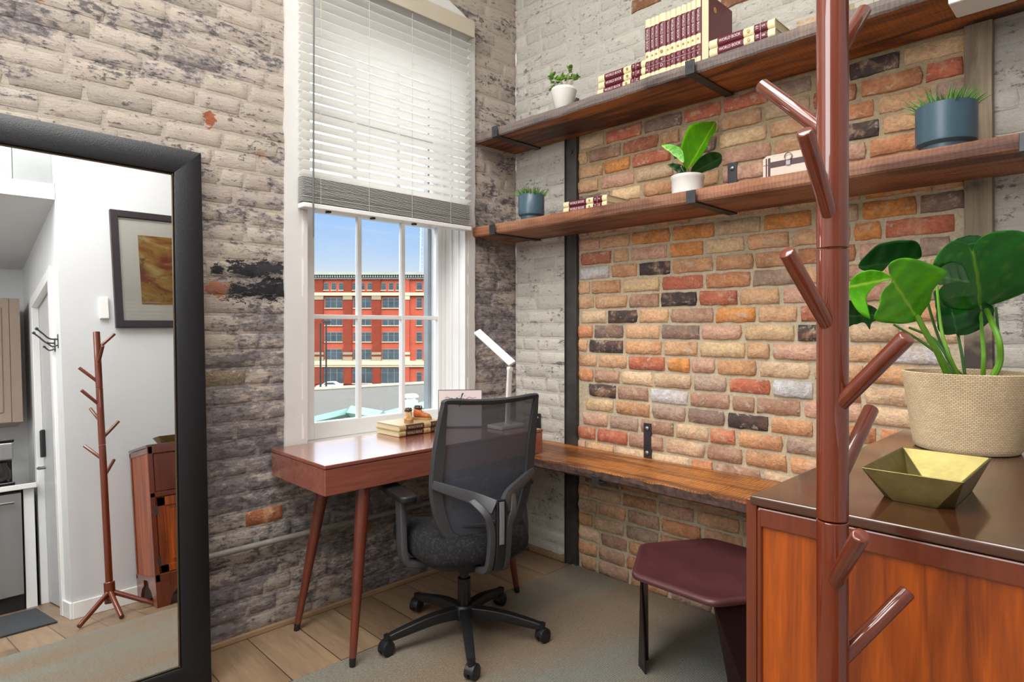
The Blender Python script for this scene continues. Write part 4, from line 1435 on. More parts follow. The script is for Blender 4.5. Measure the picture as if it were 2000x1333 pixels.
# ================================================================== SMALL CHEST
r = empty('small_chest', (1.577, -0.20, 1.851), label='little cream and dark striped storage chest with a clasp on the lower shelf', cat='box')
M['chest_c'] = pbr('cream_canvas', S(216, 198, 184), 0.7, var=0.06, nscale=30)
M['chest_d'] = pbr('dark_brown_strap', S(74, 48, 52), 0.5, var=0.1, nscale=30)
bm = B(); box(bm, 0, 0.215, 0, 0.13, 0, 0.078)
link('body', bm, M['chest_c'], r, bevel=0.002)
bm = B(); prism(bm, [(0, 0.0795), (0, 0.105), (0.035, 0.125), (0.095, 0.125), (0.13, 0.105), (0.13, 0.0795)], 0, 0.215, Matrix(((0, 0, 1, 0), (1, 0, 0, 0), (0, 1, 0, 0), (0, 0, 0, 1))))
link('lid', bm, M['chest_c'], r, bevel=0.002)
bm = B()
for xa, xb in ((0.012, 0.017), (0.021, 0.030), (0.187, 0.196), (0.200, 0.205)): box(bm, xa, xb, -0.0012, 0.0, 0.0, 0.105)
box(bm, 0.021, 0.196, -0.0014, 0.0, 0.066, 0.088)
box(bm, 0, 0.215, -0.0012, 0.0, 0.0, 0.008)
link('straps', bm, M['chest_d'], r)
bm = B()
tube(bm, [(0.10 + 0.014 * math.cos(a * PI / 8), -0.005, 0.098 + 0.014 * math.sin(a * PI / 8)) for a in range(17)], 0.002, 6)
box(bm, 0.092, 0.108, -0.006, -0.001, 0.066, 0.086)
link('clasp', bm, M['bolt'], r)

# white plastic box fixed beneath the upper shelf, top right
bm = B(); box(bm, 2.205, 2.36, -0.33, -0.205, 2.285, 2.322)
tag(link('shelf_device', bm, M['white_plain'], bevel=0.006), 'small white plastic box fixed under the right end of the upper shelf', 'device')

# ================================================================== DESK
t = empty('desk', (0.0, 0.0, 0.0), label='mid-century walnut desk with tapered splayed legs standing under the window', cat='desk')
DT = 0.78
bm = B()
box(bm, 0.022, 0.49, -1.49, -0.297, 0.664, DT - 0.016)
link('body', bm, M['desk'], t, bevel=0.003)
bm = B()
box(bm, 0.020, 0.492, -1.492, -0.295, DT - 0.0145, DT)
link('tabletop', bm, M['desk'], t, bevel=0.003)
for (fx_, fy_, tx_, ty_) in ((0.524, -1.396, 0.445, -1.30), (0.088, -1.411, 0.14, -1.30), (0.50, -0.488, 0.43, -0.56), (0.088, -0.44, 0.14, -0.56)):
    lg = None
    bm = B()
    z0 = RZ + 0.003 if fx_ > 0.45 else 0.0
    f = Vector((fx_, fy_, z0)); tp = Vector((tx_, ty_, 0.666))
    lerp = lambda s: f + (tp - f) * s
    tube(bm, [lerp(0.045), lerp(0.5), lerp(1.0)], [0.0135, 0.021, 0.0285], 20)
    lg = link('leg', bm, M['leg_wood'], t, smooth=True)
    bm = B(); tube(bm, [lerp(0.0), lerp(0.045)], [0.0115, 0.0137], 16)
    link('foot_cap', bm, M['black'], lg, smooth=True)

# little shoes
def shoe(loc, rz, s, leather, sole, lab):
    r = empty('baby_shoe', loc, rz, lab, 'shoe')
    bm = B()
    secs = [(-0.026, 0.010, 0.010, 0.046), (-0.020, 0.014, 0.008, 0.048), (-0.008, 0.015, 0.008, 0.046), (0.004, 0.0145, 0.008, 0.036), (0.014, 0.016, 0.008, 0.026), (0.026, 0.0175, 0.008, 0.023), (0.036, 0.014, 0.008, 0.019), (0.041, 0.006, 0.009, 0.013)]
    rings = []
    for x, w, zb, zt in secs:
        ring = []
        for q in range(14):
            a = 2 * PI * q / 14
            ca, sa = math.cos(a), math.sin(a)
            ring.append(bm.verts.new((x * s, w * s * math.copysign(abs(ca) ** 0.8, ca), ((zb + zt) / 2 + (zt - zb) / 2 * math.copysign(abs(sa) ** 0.75, sa)) * s)))
        rings.append(ring)
    for i in range(len(rings) - 1):
        for q in range(14): bm.faces.new((rings[i][q], rings[i][(q + 1) % 14], rings[i + 1][(q + 1) % 14], rings[i + 1][q]))
    bm.faces.new(rings[0]); bm.faces.new(rings[-1])
    link('upper', bm, leather, r, smooth=True, angle=80)
    bm = B()
    lathe(bm, [(0.0145 * s, 0), (0.0165 * s, 0.006 * s), (0.0135 * s, 0.012 * s)], (-0.009 * s, 0, 0.040 * s), 18, capt=False, sx=1.05)
    link('collar', bm, M['brown_cover'], r, smooth=True)
    bm = B()
    pts = [(-0.028, 0.011), (-0.028, -0.011), (-0.015, -0.0165), (0.0, -0.015), (0.018, -0.018), (0.032, -0.0165), (0.043, -0.006), (0.043, 0.006), (0.032, 0.0165), (0.018, 0.018), (0.0, 0.015), (-0.015, 0.0165)]
    prism(bm, [(p.x * s, p.y * s) for p in spline([(a, b, 0) for a, b in pts], 3, True)], 0, 0.009 * s)
    link('sole', bm, sole, r)
    bm = B()
    for i in range(4):
        x = 0.016 - i * 0.006; z = 0.0265 + i * 0.0058
        tube(bm, [(x * s, -0.009 * s, (z - 0.002) * s), (x * s, 0, (z + 0.003) * s), (x * s, 0.009 * s, (z - 0.002) * s)], 0.0012 * s, 5)
    tube(bm, [(0.0, 0, 0.049 * s), (-0.002, 0.01 * s, 0.056 * s), (0.004, 0.014 * s, 0.048 * s), (0, 0, 0.049 * s), (0.004, -0.012 * s, 0.055 * s), (0.006, -0.015 * s, 0.046 * s)], 0.0011 * s, 5)
    link('laces', bm, M['cream'], r)
    return r
sh1 = pbr('tan_shoe_leather', S(186, 136, 84), 0.45, var=0.35, nscale=60)
sh2 = pbr('orange_shoe_leather', S(196, 110, 52), 0.4, var=0.35, nscale=50)
sso = pbr('gum_sole', S(168, 132, 84), 0.7)
shoe((0.110, -0.850, 0.8345), math.radians(-32), 1.25, sh1, sso, 'tiny tan leather shoe, the left of two on the desk books')
shoe((0.085, -0.760, 0.834), math.radians(42), 1.3, sh2, sso, 'tiny orange-brown leather shoe turned sideways, the right of two on the books')

# wifi card
org = Vector((0.150, -0.555, DT))
r = empty('wifi_sign', tuple(org), math.radians(-38), 'small white card with the script word wifi standing on the desk behind the chair', 'sign')
TL = Matrix.Rotation(math.radians(-7), 4, 'Y')
# faces +x locally
def tl(o): o.data.transform(TL); return o
bm = B(); box(bm, -0.004, 0.0, -0.112, 0.112, 0.0, 0.190)
tl(link('card', bm, pbr('white_card', S(224, 210, 208), 0.3, var=0.02), r))
bm = B(); box(bm, -0.006, 0.001, -0.114, 0.114, 0.188, 0.192); box(bm, -0.006, 0.001, -0.114, -0.111, 0.0, 0.19); box(bm, -0.006, 0.001, 0.111, 0.114, 0.0, 0.19); box(bm, -0.006, 0.03, -0.114, 0.114, 0, 0.004)
tl(link('acrylic_stand', bm, pbr('smoky_acrylic', S(120, 112, 114), 0.2), r))
ink = pbr('black_ink', S(38, 34, 36), 0.6)
# script word from tubes
def stroke(bm, pts, w=0.0016): tube(bm, [(0.0012, a, b) for a, b in [(p.x, p.y) for p in spline([(a, b, 0) for a, b in pts], 6)]], w, 6)
bm = B()
stroke(bm, [(-0.078, 0.150), (-0.064, 0.154), (-0.050, 0.147), (-0.041, 0.149)], 0.0009)
stroke(bm, [(-0.042, 0.150), (-0.046, 0.132), (-0.038, 0.126), (-0.031, 0.146), (-0.034, 0.131), (-0.026, 0.127), (-0.018, 0.150), (-0.012, 0.146)])
stroke(bm, [(-0.010, 0.148), (-0.015, 0.130), (-0.008, 0.128), (-0.002, 0.136)])
stroke(bm, [(-0.002, 0.136), (0.012, 0.164), (0.016, 0.172), (0.009, 0.168), (0.0, 0.125), (-0.006, 0.108), (-0.002, 0.106), (0.006, 0.130), (0.013, 0.136)])
stroke(bm, [(-0.006, 0.147), (0.012, 0.149)], 0.0009)
stroke(bm, [(0.018, 0.148), (0.013, 0.131), (0.020, 0.128), (0.030, 0.142)])
stroke(bm, [(0.030, 0.142), (0.046, 0.153), (0.062, 0.147), (0.082, 0.151)], 0.0009)
for q in ((-0.006, 0.158), (0.024, 0.160)): tube(bm, [(0.0005, q[0], q[1]), (0.002, q[0], q[1])], 0.0018, 8)
tl(link('wifi_lettering', bm, ink, r))
bm = B()
for i in range(7):
    a = i * 2 * PI / 7
    lathe(bm, [(0.008, 0), (0.001, 0.0012)], (0.008 * math.cos(a), 0.008 * math.sin(a), 0), 10)
bm.transform(Matrix.Translation((0.0006, 0.045, 0.132)) @ Matrix.Rotation(PI / 2, 4, 'Y'))
tl(link('pink_blossom', bm, pbr('pink_ink', S(232, 170, 176), 0.6), r))

# LED desk lamp
r = empty('desk_lamp', (0.325, -0.398, DT), math.radians(0), 'slim white folding desk lamp at the right end of the desk', 'lamp')
bm = B(); prism(bm, rrect(0.055, 0.085, 0.015), 0, 0.018)
link('base', bm, M['white_plain'], r, bevel=0.004)
bm = B()
# lower post leans very slightly
for (a, b) in (((0.0, 0.012, 0.014), (0.0, 0.030, 0.300)),):
    a, b = Vector(a), Vector(b)
    d = (b - a).normalized()
    sweep(bm, [a, b], rrect(0.014, 0.007, 0.003), (1, 0, 0))
link('post', bm, M['white_plain'], r, smooth=True)
bm = B(); tube(bm, [(-0.011, 0.030, 0.300), (0.011, 0.030, 0.300)], 0.012, 18)
link('hinge', bm, M['white_plain'], r, smooth=True)
bm = B()
tp = at_px(932, 648, 3.20) - Vector((0.325, -0.398, DT)); ed = at_px(1001, 711, 2.98) - Vector((0.325, -0.398, DT))
sweep(bm, [tp, ed], rrect(0.006, 0.020, 0.003), (0.6, 0.6, 0.2))
head = link('lamp_head', bm, M['white_plain'], r, smooth=True)
bm = B()
off = Vector((0, 0, -0.0068)) + (tp - ed).normalized() * 0.0
sweep(bm, [tp + (ed - tp) * 0.04 + off, ed + (tp - ed) * 0.2 + off], rrect(0.0012, 0.016, 0.0008), (0.6, 0.6, 0.2))
link('light_strip', bm, pbr('frosted_diffuser', S(240, 238, 232), 0.4), head)

# ================================================================== OFFICE CHAIR  (built facing -x, turned by the root)
ch = empty('office_chair', (0.641, -0.942, RZ), math.radians(-14), 'black office swivel chair with a mesh back and tweed seat pushed to the desk', 'chair')
hub = 0.105
bm = B()
lathe(bm, [(0.036, 0.075), (0.042, 0.085), (0.042, 0.125), (0.034, 0.135)], seg=28)
link('base_hub', bm, M['black'], ch, smooth=True)
bm = B()
lathe(bm, [(0.027, 0.13), (0.027, 0.245), (0.019, 0.247), (0.019, 0.375)], seg=24)
link('gas_cylinder', bm, M['black_gloss'], ch, smooth=True)
for i in range(5):
    a = math.radians(-35.5 + 72 * i + 14)
    d = Vector((math.cos(a), math.sin(a), 0)); s_ = Vector((-math.sin(a), math.cos(a), 0))
    bm = B()
    pts = [d * 0.025 + Vector((0, 0, 0.105)), d * 0.14 + Vector((0, 0, 0.100)), d * 0.26 + Vector((0, 0, 0.078)), d * 0.318 + Vector((0, 0, 0.066))]
    def pf(t_): return rrect(0.024 - 0.011 * t_, 0.021 - 0.006 * t_, 0.006)
    sweep(bm, spline(pts, 4), lambda t_: [(y_, x_) for x_, y_ in rrect(0.021 - 0.006 * t_, 0.023 - 0.010 * t_, 0.005)], s_)
    tube(bm, [d * 0.325 + Vector((0, 0, 0.078)), d * 0.325 + Vector((0, 0, 0.045))], [0.016, 0.013], 14)
    arm = link('base_arm', bm, M['black'], ch, smooth=True)
    a3 = a + (0.9, -0.7, 1.4, 0.3, -1.2)[i]
    e = Vector((math.cos(a3), math.sin(a3), 0)); c0 = d * 0.325 + Vector((-e.y, e.x, 0)) * 0.006
    bm = B()
    for o_ in (-0.022, 0.004):
        p = c0 + e * o_ + Vector((0, 0, 0.0285))
        tube(bm, [p, p + e * 0.003, p + e * 0.015, p + e * 0.018], [0.024, 0.028, 0.028, 0.024], 24)
    cs = link('caster', bm, M['black'], arm, smooth=True)
    bm = B()
    pts = [c0 + Vector((-e.y, e.x, 0)) * (0.027 * math.cos(q)) + Vector((0, 0, 0.0285 + 0.030 * math.sin(q))) for q in [PI * k_ / 8 for k_ in range(9)]]
    sweep(bm, pts, rrect(0.0015, 0.019, 0.001), e)
    link('caster_hood', bm, M['black'], cs, smooth=True)
# seat
def tweed():
    t = NT('tweed_seat')
    w1 = t.wave(55, None, 2.5, 2, 3, 'X')
    w2 = t.wave(55, None, 2.5, 2, 3, 'Y')
    w3 = t.wave(55, None, 2.5, 2, 3, 'Z')
    n = t.noise(90, 5, 0.7)
    f = t.math('MULTIPLY', t.rng(t.math('MAXIMUM', t.math('MAXIMUM', w1, w2), w3), 0.8, 1.0), t.rng(n, 0.48, 0.62))
    t.col(t.mix(f, S(20, 19, 21), S(60, 59, 60)))
    t.rough(0.95)
    t.bump(f, 0.3, 0.002)
    return t.m
SX0 = -0.01
outl = [(-0.295, 0.0), (-0.285, 0.16), (-0.235, 0.225), (-0.08, 0.248), (0.08, 0.240), (0.18, 0.205), (0.225, 0.12), (0.235, 0.0), (0.225, -0.12), (0.18, -0.205), (0.08, -0.240), (-0.08, -0.248), (-0.235, -0.225), (-0.285, -0.16)]
op = [(p.x, p.y) for p in spline([(a, b, 0) for a, b in outl], 4, True)]
bm = B()
lv = [(0.80, 0.372), (0.93, 0.378), (0.985, 0.395), (1.0, 0.42), (0.985, 0.450), (0.94, 0.470), (0.82, 0.482), (0.55, 0.487), (0.25, 0.486)]
rings = [[bm.verts.new((x * s, y * s, z - (0.02 * ((-x) / 0.255) ** 3 if x < 0 else 0.0) + (0.012 * (abs(y) / 0.24) ** 2 if z > 0.46 else 0))) for x, y in op] for s, z in lv]
for i in range(len(rings) - 1):
    for q in range(len(op)): bm.faces.new((rings[i][q], rings[i][(q + 1) % len(op)], rings[i + 1][(q + 1) % len(op)], rings[i + 1][q]))
bm.faces.new(rings[0]); bm.faces.new(rings[-1])
link('seat', bm, tweed(), ch, smooth=True, angle=70)
bm = B()
prism(bm, [(x * 0.82, y * 0.82) for x, y in op], 0.352, 0.376)
link('seat_pan', bm, M['black'], ch, bevel=0.006)
bm = B()
box(bm, -0.10, 0.12, -0.07, 0.07, 0.305, 0.355)
link('tilt_mechanism', bm, M['black'], ch, bevel=0.012)
bm = B()
tube(bm, [(0.04, 0.06, 0.335), (0.04, 0.25, 0.33), (0.045, 0.285, 0.33)], [0.005, 0.005, 0.010], 10)
link('lever', bm, M['black'], ch, smooth=True)
# back frame
def bx(w, z):
    """depth of the back surface: reclined, with a lumbar bend and wrapped sides"""
    t_ = (z - 0.42) / 0.60
    return 0.160 + 0.085 * t_ + 0.045 * (t_ - 0.45) ** 2 * 1.2 - 0.55 * w * w * (1.25 - 0.5 * t_)
loop = [(0.0, 0.412), (0.085, 0.422), (0.155, 0.468), (0.205, 0.555), (0.232, 0.665), (0.234, 0.78), (0.226, 0.90), (0.216, 0.995), (0.203, 1.018), (0.10, 1.012), (0.0, 1.009)]
loop = loop + [(-a, b) for a, b in loop[-2:0:-1]]
L2 = [(p.x * 0.94, p.y) for p in spline([(a, b, 0) for a, b in loop], 5, True)]
n = len(L2)
bm = B()
rings = []
for i in range(n):
    w, z = L2[i]
    a, b = L2[(i + 1) % n], L2[(i - 1) % n]
    tw, tz = a[0] - b[0], a[1] - b[1]
    ln = math.hypot(tw, tz) or 1
    ow, oz_ = tz / ln, -tw / ln   # outward in the (w, z) plane
    side = min(1.0, abs(w) / 0.2) * (1 if z < 0.99 else 0.0)
    wd = 0.012 + 0.024 * side * max(0.0, min(1.0, (1.02 - z) / 0.2)) + (0.012 if z < 0.47 else 0)
    ring = []
    for (o_, dp) in ((0.006, -0.010), (0.008, 0.006), (0.002, 0.015), (-wd, 0.012), (-wd - 0.003, 0.004), (-wd + 0.002, -0.010)):
        ww, zz = w + ow * o_, z + oz_ * o_
        ring.append(bm.verts.new((bx(ww, zz) + dp, ww, zz)))
    rings.append(ring)
for i in range(n):
    for q in range(6): bm.faces.new((rings[i][q], rings[i][(q + 1) % 6], rings[(i + 1) % n][(q + 1) % 6], rings[(i + 1) % n][q]))
bf = link('back_frame', bm, M['chair_grey'], ch, smooth=True, angle=50)
# mesh fabric
def mesh_mat():
    t = NT('chair_mesh')
    t.col(S(76, 79, 88)); t.rough(0.5)
    w1 = t.wave(140, None, 0.0, 0, 1, 'Y')
    w2 = t.wave(190, None, 0.0, 0, 1, 'Z')
    hole = t.math('MULTIPLY', t.rng(w1, 0.25, 0.5), t.rng(w2, 0.25, 0.5))
    tb = t.n.new('ShaderNodeBsdfTransparent')
    mx = t.n.new('ShaderNodeMixShader')
    t.l.new(t.math('MULTIPLY', hole, 0.34), mx.inputs[0])
    t.l.new(t.p.outputs[0], mx.inputs[1]); t.l.new(tb.outputs[0], mx.inputs[2]); t.l.new(mx.outputs[0], t.out.inputs[0])
    return t.m
bm = B()
N = 14
for sgn in (0,):
    rings = []
    c0 = (0.0, 0.72)
    for i in range(N + 1):
        s = 1.0 * i / N
        ring = []
        for (w, z) in L2:
            ww, zz = c0[0] + (w * 0.975 - c0[0]) * s, c0[1] + ((z - 0.72) * 0.985 + 0.72 - c0[1]) * s
            ring.append(bm.verts.new((bx(ww, zz) + 0.001, ww, zz)))
        rings.append(ring)
    for i in range(N):
        for q in range(n):
            bm.faces.new((rings[i][q], rings[i][(q + 1) % n], rings[i + 1][(q + 1) % n], rings[i + 1][q]))
bmesh.ops.remove_doubles(bm, verts=bm.verts[:], dist=0.0001)
link('back_mesh', bm, mesh_mat(), ch, smooth=True, angle=180)
# Y-shaped carrier and spine behind the mesh
bm = B()
jz = 0.628
pj = Vector((bx(0, jz) + 0.115, 0.0, jz))
for sg in (-1, 1):
    pts = [Vector((bx(0.215, 0.70) + 0.012, sg * 0.222, 0.700)), Vector((bx(0.15, 0.665) + 0.035, sg * 0.150, 0.672)), Vector((bx(0.07, 0.64) + 0.065, sg * 0.07, 0.640)), pj + Vector((0, sg * 0.022, -0.012))]
    sweep(bm, spline(pts, 5), lambda t_: rrect(0.016 + 0.012 * t_, 0.008 + 0.003 * t_, 0.004), (1, 0, 0))
    pts = [Vector((bx(0.12, 0.65) + 0.046, sg * 0.120, 0.657)), Vector((bx(0.09, 0.65) + 0.056, sg * 0.090, 0.636)), pj + Vector((-0.010, sg * 0.058, -0.035)), pj + Vector((-0.004, sg * 0.038, -0.09)), pj + Vector((-0.006, sg * 0.034, -0.16)), pj + Vector((-0.030, sg * 0.036, -0.25)), pj + Vector((-0.11, sg * 0.036, -0.275))]
    sweep(bm, spline(pts, 5), lambda t_: rrect(0.006 + 0.007 * min(1.0, t_ * 4), 0.007 + 0.005 * min(1.0, t_ * 4), 0.003), (1, 0, 0.01))
link('back_support', bm, M['chair_grey'], ch, smooth=True)
bm = B()
pts = [pj + Vector((0.004, 0, 0.014)), pj + Vector((0.006, 0, -0.08)), pj + Vector((0.003, 0, -0.17)), pj + Vector((-0.022, 0, -0.255))]
sweep(bm, spline(pts, 5), rrect(0.020, 0.008, 0.004), (1, 0, 0.01))
link('spine', bm, M['black'], ch, smooth=True)
bm = B()
pts = [pj + Vector((0.014, 0, 0.008)), pj + Vector((0.0155, 0, -0.08)), pj + Vector((0.013, 0, -0.15))]
sweep(bm, spline(pts, 5), rrect(0.010, 0.002, 0.001), (1, 0, 0.01))
link('spine_slot', bm, pbr('grey_plastic_slot', S(120, 120, 120), 0.3), ch, smooth=True)
# lumbar pads
for sg in (-1, 1):
    bm = B()
    N2 = 6
    vv = [[bm.verts.new((bx(sg * w, z) - 0.010 - 0.006 * math.sin(PI * i / N2), sg * w, z)) for i, w in enumerate([0.015 + 0.115 * q / N2 for q in range(N2 + 1)])] for z in (0.585, 0.62, 0.66, 0.70)]
    for j in range(3):
        for i in range(N2): bm.faces.new((vv[j][i], vv[j][i + 1], vv[j + 1][i + 1], vv[j + 1][i]))
    o = link('lumbar_pad', bm, M['black'], ch, smooth=True)
    m_ = o.modifiers.new('s', 'SOLIDIFY'); m_.thickness = 0.012
bm = B()
sweep(bm, [(bx(-.2, .52) + .0, -0.17, 0.525), (bx(0, .52) + 0.012, 0, 0.515), (bx(.2, .52) + .0, 0.17, 0.525)], rrect(0.007, 0.004, 0.002), (1, 0, 0))
link('lumbar_rail', bm, M['chair_grey'], ch, smooth=True)
# armrests
for sg in (-1, 1):
    bm = B()
    pts = [Vector((0.02, sg * 0.14, 0.352)), Vector((0.02, sg * 0.245, 0.358)), Vector((0.018, sg * 0.275, 0.40)), Vector((0.0, sg * 0.275, 0.52)), Vector((-0.02, sg * 0.272, 0.612))]
    sweep(bm, spline(pts, 5), rrect(0.013, 0.030, 0.006), (1, 0, 0))
    at = link('armrest', bm, M['chair_grey'], ch, smooth=True)
    bm = B()
    prism(bm, [(x_ - 0.055, y_ + sg * 0.268) for x_, y_ in rrect(0.135, 0.038, 0.03, 5)], 0.610, 0.636)
    link('arm_pad', bm, M['black'], at, bevel=0.008, seg=3)

# ================================================================== STOOL
so = Vector((1.497, -0.517, RZ))
HXZ = 0.42
cA, cB = Vector((1.346, -0.758)), Vector((1.195, -0.48))
d = cB - cA
side = d.length
ang = math.atan2(d.y, d.x)
nrm2 = Vector((math.cos(ang - PI / 2), math.sin(ang - PI / 2)))
ctr = (cA + cB) / 2 + nrm2 * side * math.sqrt(3) / 2
t = empty('hexagonal_stool', (ctr.x, ctr.y, RZ), ang + PI / 2, 'hexagonal maroon leather stool with dark folded metal legs, tucked beside the cabinet', 'stool')
R6 = side
hexp = [(R6 * math.cos(math.radians(60 * i + 30)), R6 * math.sin(math.radians(60 * i + 30))) for i in range(6)]
def inset(poly, k_, r_=0.03):
    out = []
    m = len(poly)
    for i in range(m):
        p0, p1, p2 = Vector(poly[i - 1]), Vector(poly[i]), Vector(poly[(i + 1) % m])
        a_ = p1 + (p0 - p1).normalized() * r_; b_ = p1 + (p2 - p1).normalized() * r_
        for q in range(5):
            s_ = q / 4
            out.append(((1 - s_) ** 2 * a_ + 2 * s_ * (1 - s_) * p1 + s_ ** 2 * b_) * k_)
    return out
bm = B()
lvl = [(0.93, -0.016), (0.995, -0.020), (1.006, -0.012), (1.0, -0.004), (0.975, 0.001), (0.935, 0.0015), (0.92, 0.0), (0.6, -0.001), (0.1, -0.002)]
rings = [[bm.verts.new((q.x, q.y, HXZ - RZ + z)) for q in inset(hexp, k_)] for k_, z in lvl]
m = len(rings[0])
for i in range(len(rings) - 1):
    for q in range(m): bm.faces.new((rings[i][q], rings[i][(q + 1) % m], rings[i + 1][(q + 1) % m], rings[i + 1][q]))
bm.faces.new(rings[0]); bm.faces.new(rings[-1])
link('seat', bm, M['maroon_leather'], t, smooth=True, angle=60)
leg_m = pbr('dark_bronze_sheet', S(40, 24, 24), 0.4, 0.2, var=0.1)
for i in range(3):
    bm = B()
    a0 = math.radians(120 * i)
    n_ = Vector((math.cos(a0), math.sin(a0), 0)); s_ = Vector((-math.sin(a0), math.cos(a0), 0))
    din = R6 * math.sqrt(3) / 2 * 0.93
    hw0, hw1 = R6 * 0.44, 0.055
    # a folded sheet: centre crease slightly outward, tapering downward
    q = [n_ * (din - 0.01) - s_ * hw0, n_ * (din + 0.002), n_ * (din - 0.01) + s_ * hw0]
    p = [n_ * (din - 0.02) - s_ * hw1, n_ * (din + 0.010), n_ * (din - 0.02) + s_ * hw1]
    up = Vector((0, 0, HXZ - RZ - 0.018))
    for k_ in range(2):
        vs = []
        for pt in (q[k_] + up, q[k_ + 1] + up, p[k_ + 1], p[k_]): vs.append((bm.verts.new(pt), bm.verts.new(pt - n_ * 0.004)))
        bm.faces.new([v[0] for v in vs]); bm.faces.new([v[1] for v in vs][::-1])
        for w in range(4): bm.faces.new((vs[w][0], vs[(w + 1) % 4][0], vs[(w + 1) % 4][1], vs[w][1]))
    link('leg', bm, leg_m, t)

# ================================================================== CABINET
CX0, CX1, CY0, CY1, CT = 2.117, 2.566, -1.507, -0.505, 0.993
t = empty('wooden_cabinet', (CX0, CY0, 0), label='reddish walnut sideboard cabinet with a glossy top, a plant basket and brass bowl on it', cat='cabinet')
w_, d_, h_ = CX1 - CX0, CY1 - CY0, CT
bm = B()
box(bm, 0.014, w_, 0.006, d_ - 0.004, 0.15, h_ - 0.022)
link('side_panel', bm, M['cab'], t)
bm = B()
box(bm, -0.004, 0.016, -0.002, 0.028, 0.15, h_ - 0.006)
box(bm, -0.004, 0.016, d_ - 0.028, d_, 0.15, h_ - 0.006)
box(bm, 0.016, w_, 0.000, 0.008, h_ - 0.055, h_ - 0.020)
box(bm, 0.016, 0.024, -0.001, 0.008, 0.15, h_ - 0.022)
box(bm, w_ - 0.03, w_, 0.000, 0.008, 0.15, h_ - 0.022)
box(bm, 0.016, w_, 0.000, 0.008, 0.15, 0.18)
box(bm, -0.004, 0.016, 0.0, d_, h_ - 0.06, h_ - 0.012)
box(bm, -0.004, 0.016, 0.0, d_, 0.15, 0.195)
box(bm, -0.004, 0.016, 0.0, d_, 0.66, 0.69)
box(bm, -0.004, 0.016, d_ / 2 - 0.02, d_ / 2 + 0.02, 0.15, h_ - 0.03)
link('face_frame', bm, M['cab_frame'], t, bevel=0.003)
bm = B()
box(bm, 0.004, w_, -0.004, d_ + 0.004, h_ - 0.018, h_)
link('cabinet_top', bm, M['cab_top'], t, bevel=0.004, seg=3)
for k_ in range(2):
    y0 = 0.032 + k_ * (d_ / 2 - 0.012); y1 = y0 + d_ / 2 - 0.058
    bm = B(); box(bm, 0.000, 0.012, y0, y1, 0.694, h_ - 0.064)
    dr = link('drawer', bm, M['cab_frame'], t, bevel=0.003)
    bm = B(); tube(bm, [(-0.018, (y0 + y1) / 2, 0.81), (0.0, (y0 + y1) / 2, 0.81)], [0.013, 0.007], 14)
    link('knob', bm, M['bronze'], dr, smooth=True)
    bm = B(); box(bm, 0.004, 0.012, y0, y1, 0.199, 0.656)
    box(bm, -0.002, 0.006, y0, y0 + 0.05, 0.199, 0.656); box(bm, -0.002, 0.006, y1 - 0.05, y1, 0.199, 0.656)
    box(bm, -0.002, 0.006, y0, y1, 0.199, 0.245); box(bm, -0.002, 0.006, y0, y1, 0.60, 0.656)
    box(bm, -0.0045, 0.006, y0 + 0.075, y1 - 0.075, 0.27, 0.575)
    dr = link('door', bm, M['cab'], t, bevel=0.003)
    bm = B(); box(bm, -0.006, -0.001, y0 - 0.012, y0 + 0.004, 0.24, 0.30); box(bm, -0.006, -0.001, y0 - 0.012, y0 + 0.004, 0.55, 0.61)
    link('hinge', bm, M['steel'], dr)
for (lx, ly, sx_, sy_) in ((0.0, 0.0, 1, 1), (0.0, d_, 1, -1), (w_, 0.0, -1, 1), (w_, d_, -1, -1)):
    bm = B()
    g1 = [(0, 0.0), (0.075, 0.0), (0.085, 0.05), (0.12, 0.09), (0.17, 0.112), (0.17, 0.152), (0, 0.152)]
    if lx == 0.0:
        prism(bm, g1, 0, 0.02, Matrix(((0, 0, sx_, lx - 0.002 * sx_), (sy_, 0, 0, ly), (0, 1, 0, RZ if CX0 + lx < 1.94 else 0.0), (0, 0, 0, 1))))
    prism(bm, g1, 0, 0.02, Matrix(((sx_, 0, 0, lx), (0, 0, sy_, ly + 0.001 * sy_), (0, 1, 0, 0.0), (0, 0, 0, 1))))
    link('foot', bm, M['cab_frame'], t, bevel=0.002)

# brass bowl
t = empty('brass_bowl', (2.347, -1.265, CZ), label='rectangular faceted brass bowl on the cabinet top in front of the basket', cat='bowl')
bm = B()
A_, Bw = 0.075, 0.133
a2, b2, c2 = 0.053, 0.103, 0.026
RIM = 0.057
rim = [(A_, Bw), (-A_, Bw), (-A_, -Bw), (A_, -Bw)]
basep = []
for sx_, sy_ in ((1, 1), (-1, 1), (-1, -1), (1, -1)):
    p1, p2 = (sx_ * (a2 - c2 * .8), sy_ * b2), (sx_ * a2, sy_ * (b2 - c2))
    basep += [p2, p1] if sx_ * sy_ > 0 else [p1, p2]
def bowl_shell(off, zb, rims, flip):
    rv = [bm.verts.new((x * rims, y * (1 - (1 - rims) * A_ / Bw), RIM)) for x, y in rim]
    bv_ = [bm.verts.new((x * off, y * (1 - (1 - off) * a2 / b2), zb)) for x, y in basep]
    for i in range(4):
        bm.faces.new((rv[i], bv_[2 * i], bv_[2 * i + 1]))
        bm.faces.new((rv[i], bv_[2 * i + 1], bv_[(2 * i + 2) % 8], rv[(i + 1) % 4]))
    bm.faces.new(bv_)
    return rv
r1 = bowl_shell(1.0, 0.0, 1.0, False)
r2 = bowl_shell(0.93, 0.006, 0.955, True)
for i in range(4): bm.faces.new((r1[i], r1[(i + 1) % 4], r2[(i + 1) % 4], r2[i]))
link('bowl', bm, M['bronze'], t, bevel=0.0008, seg=1)

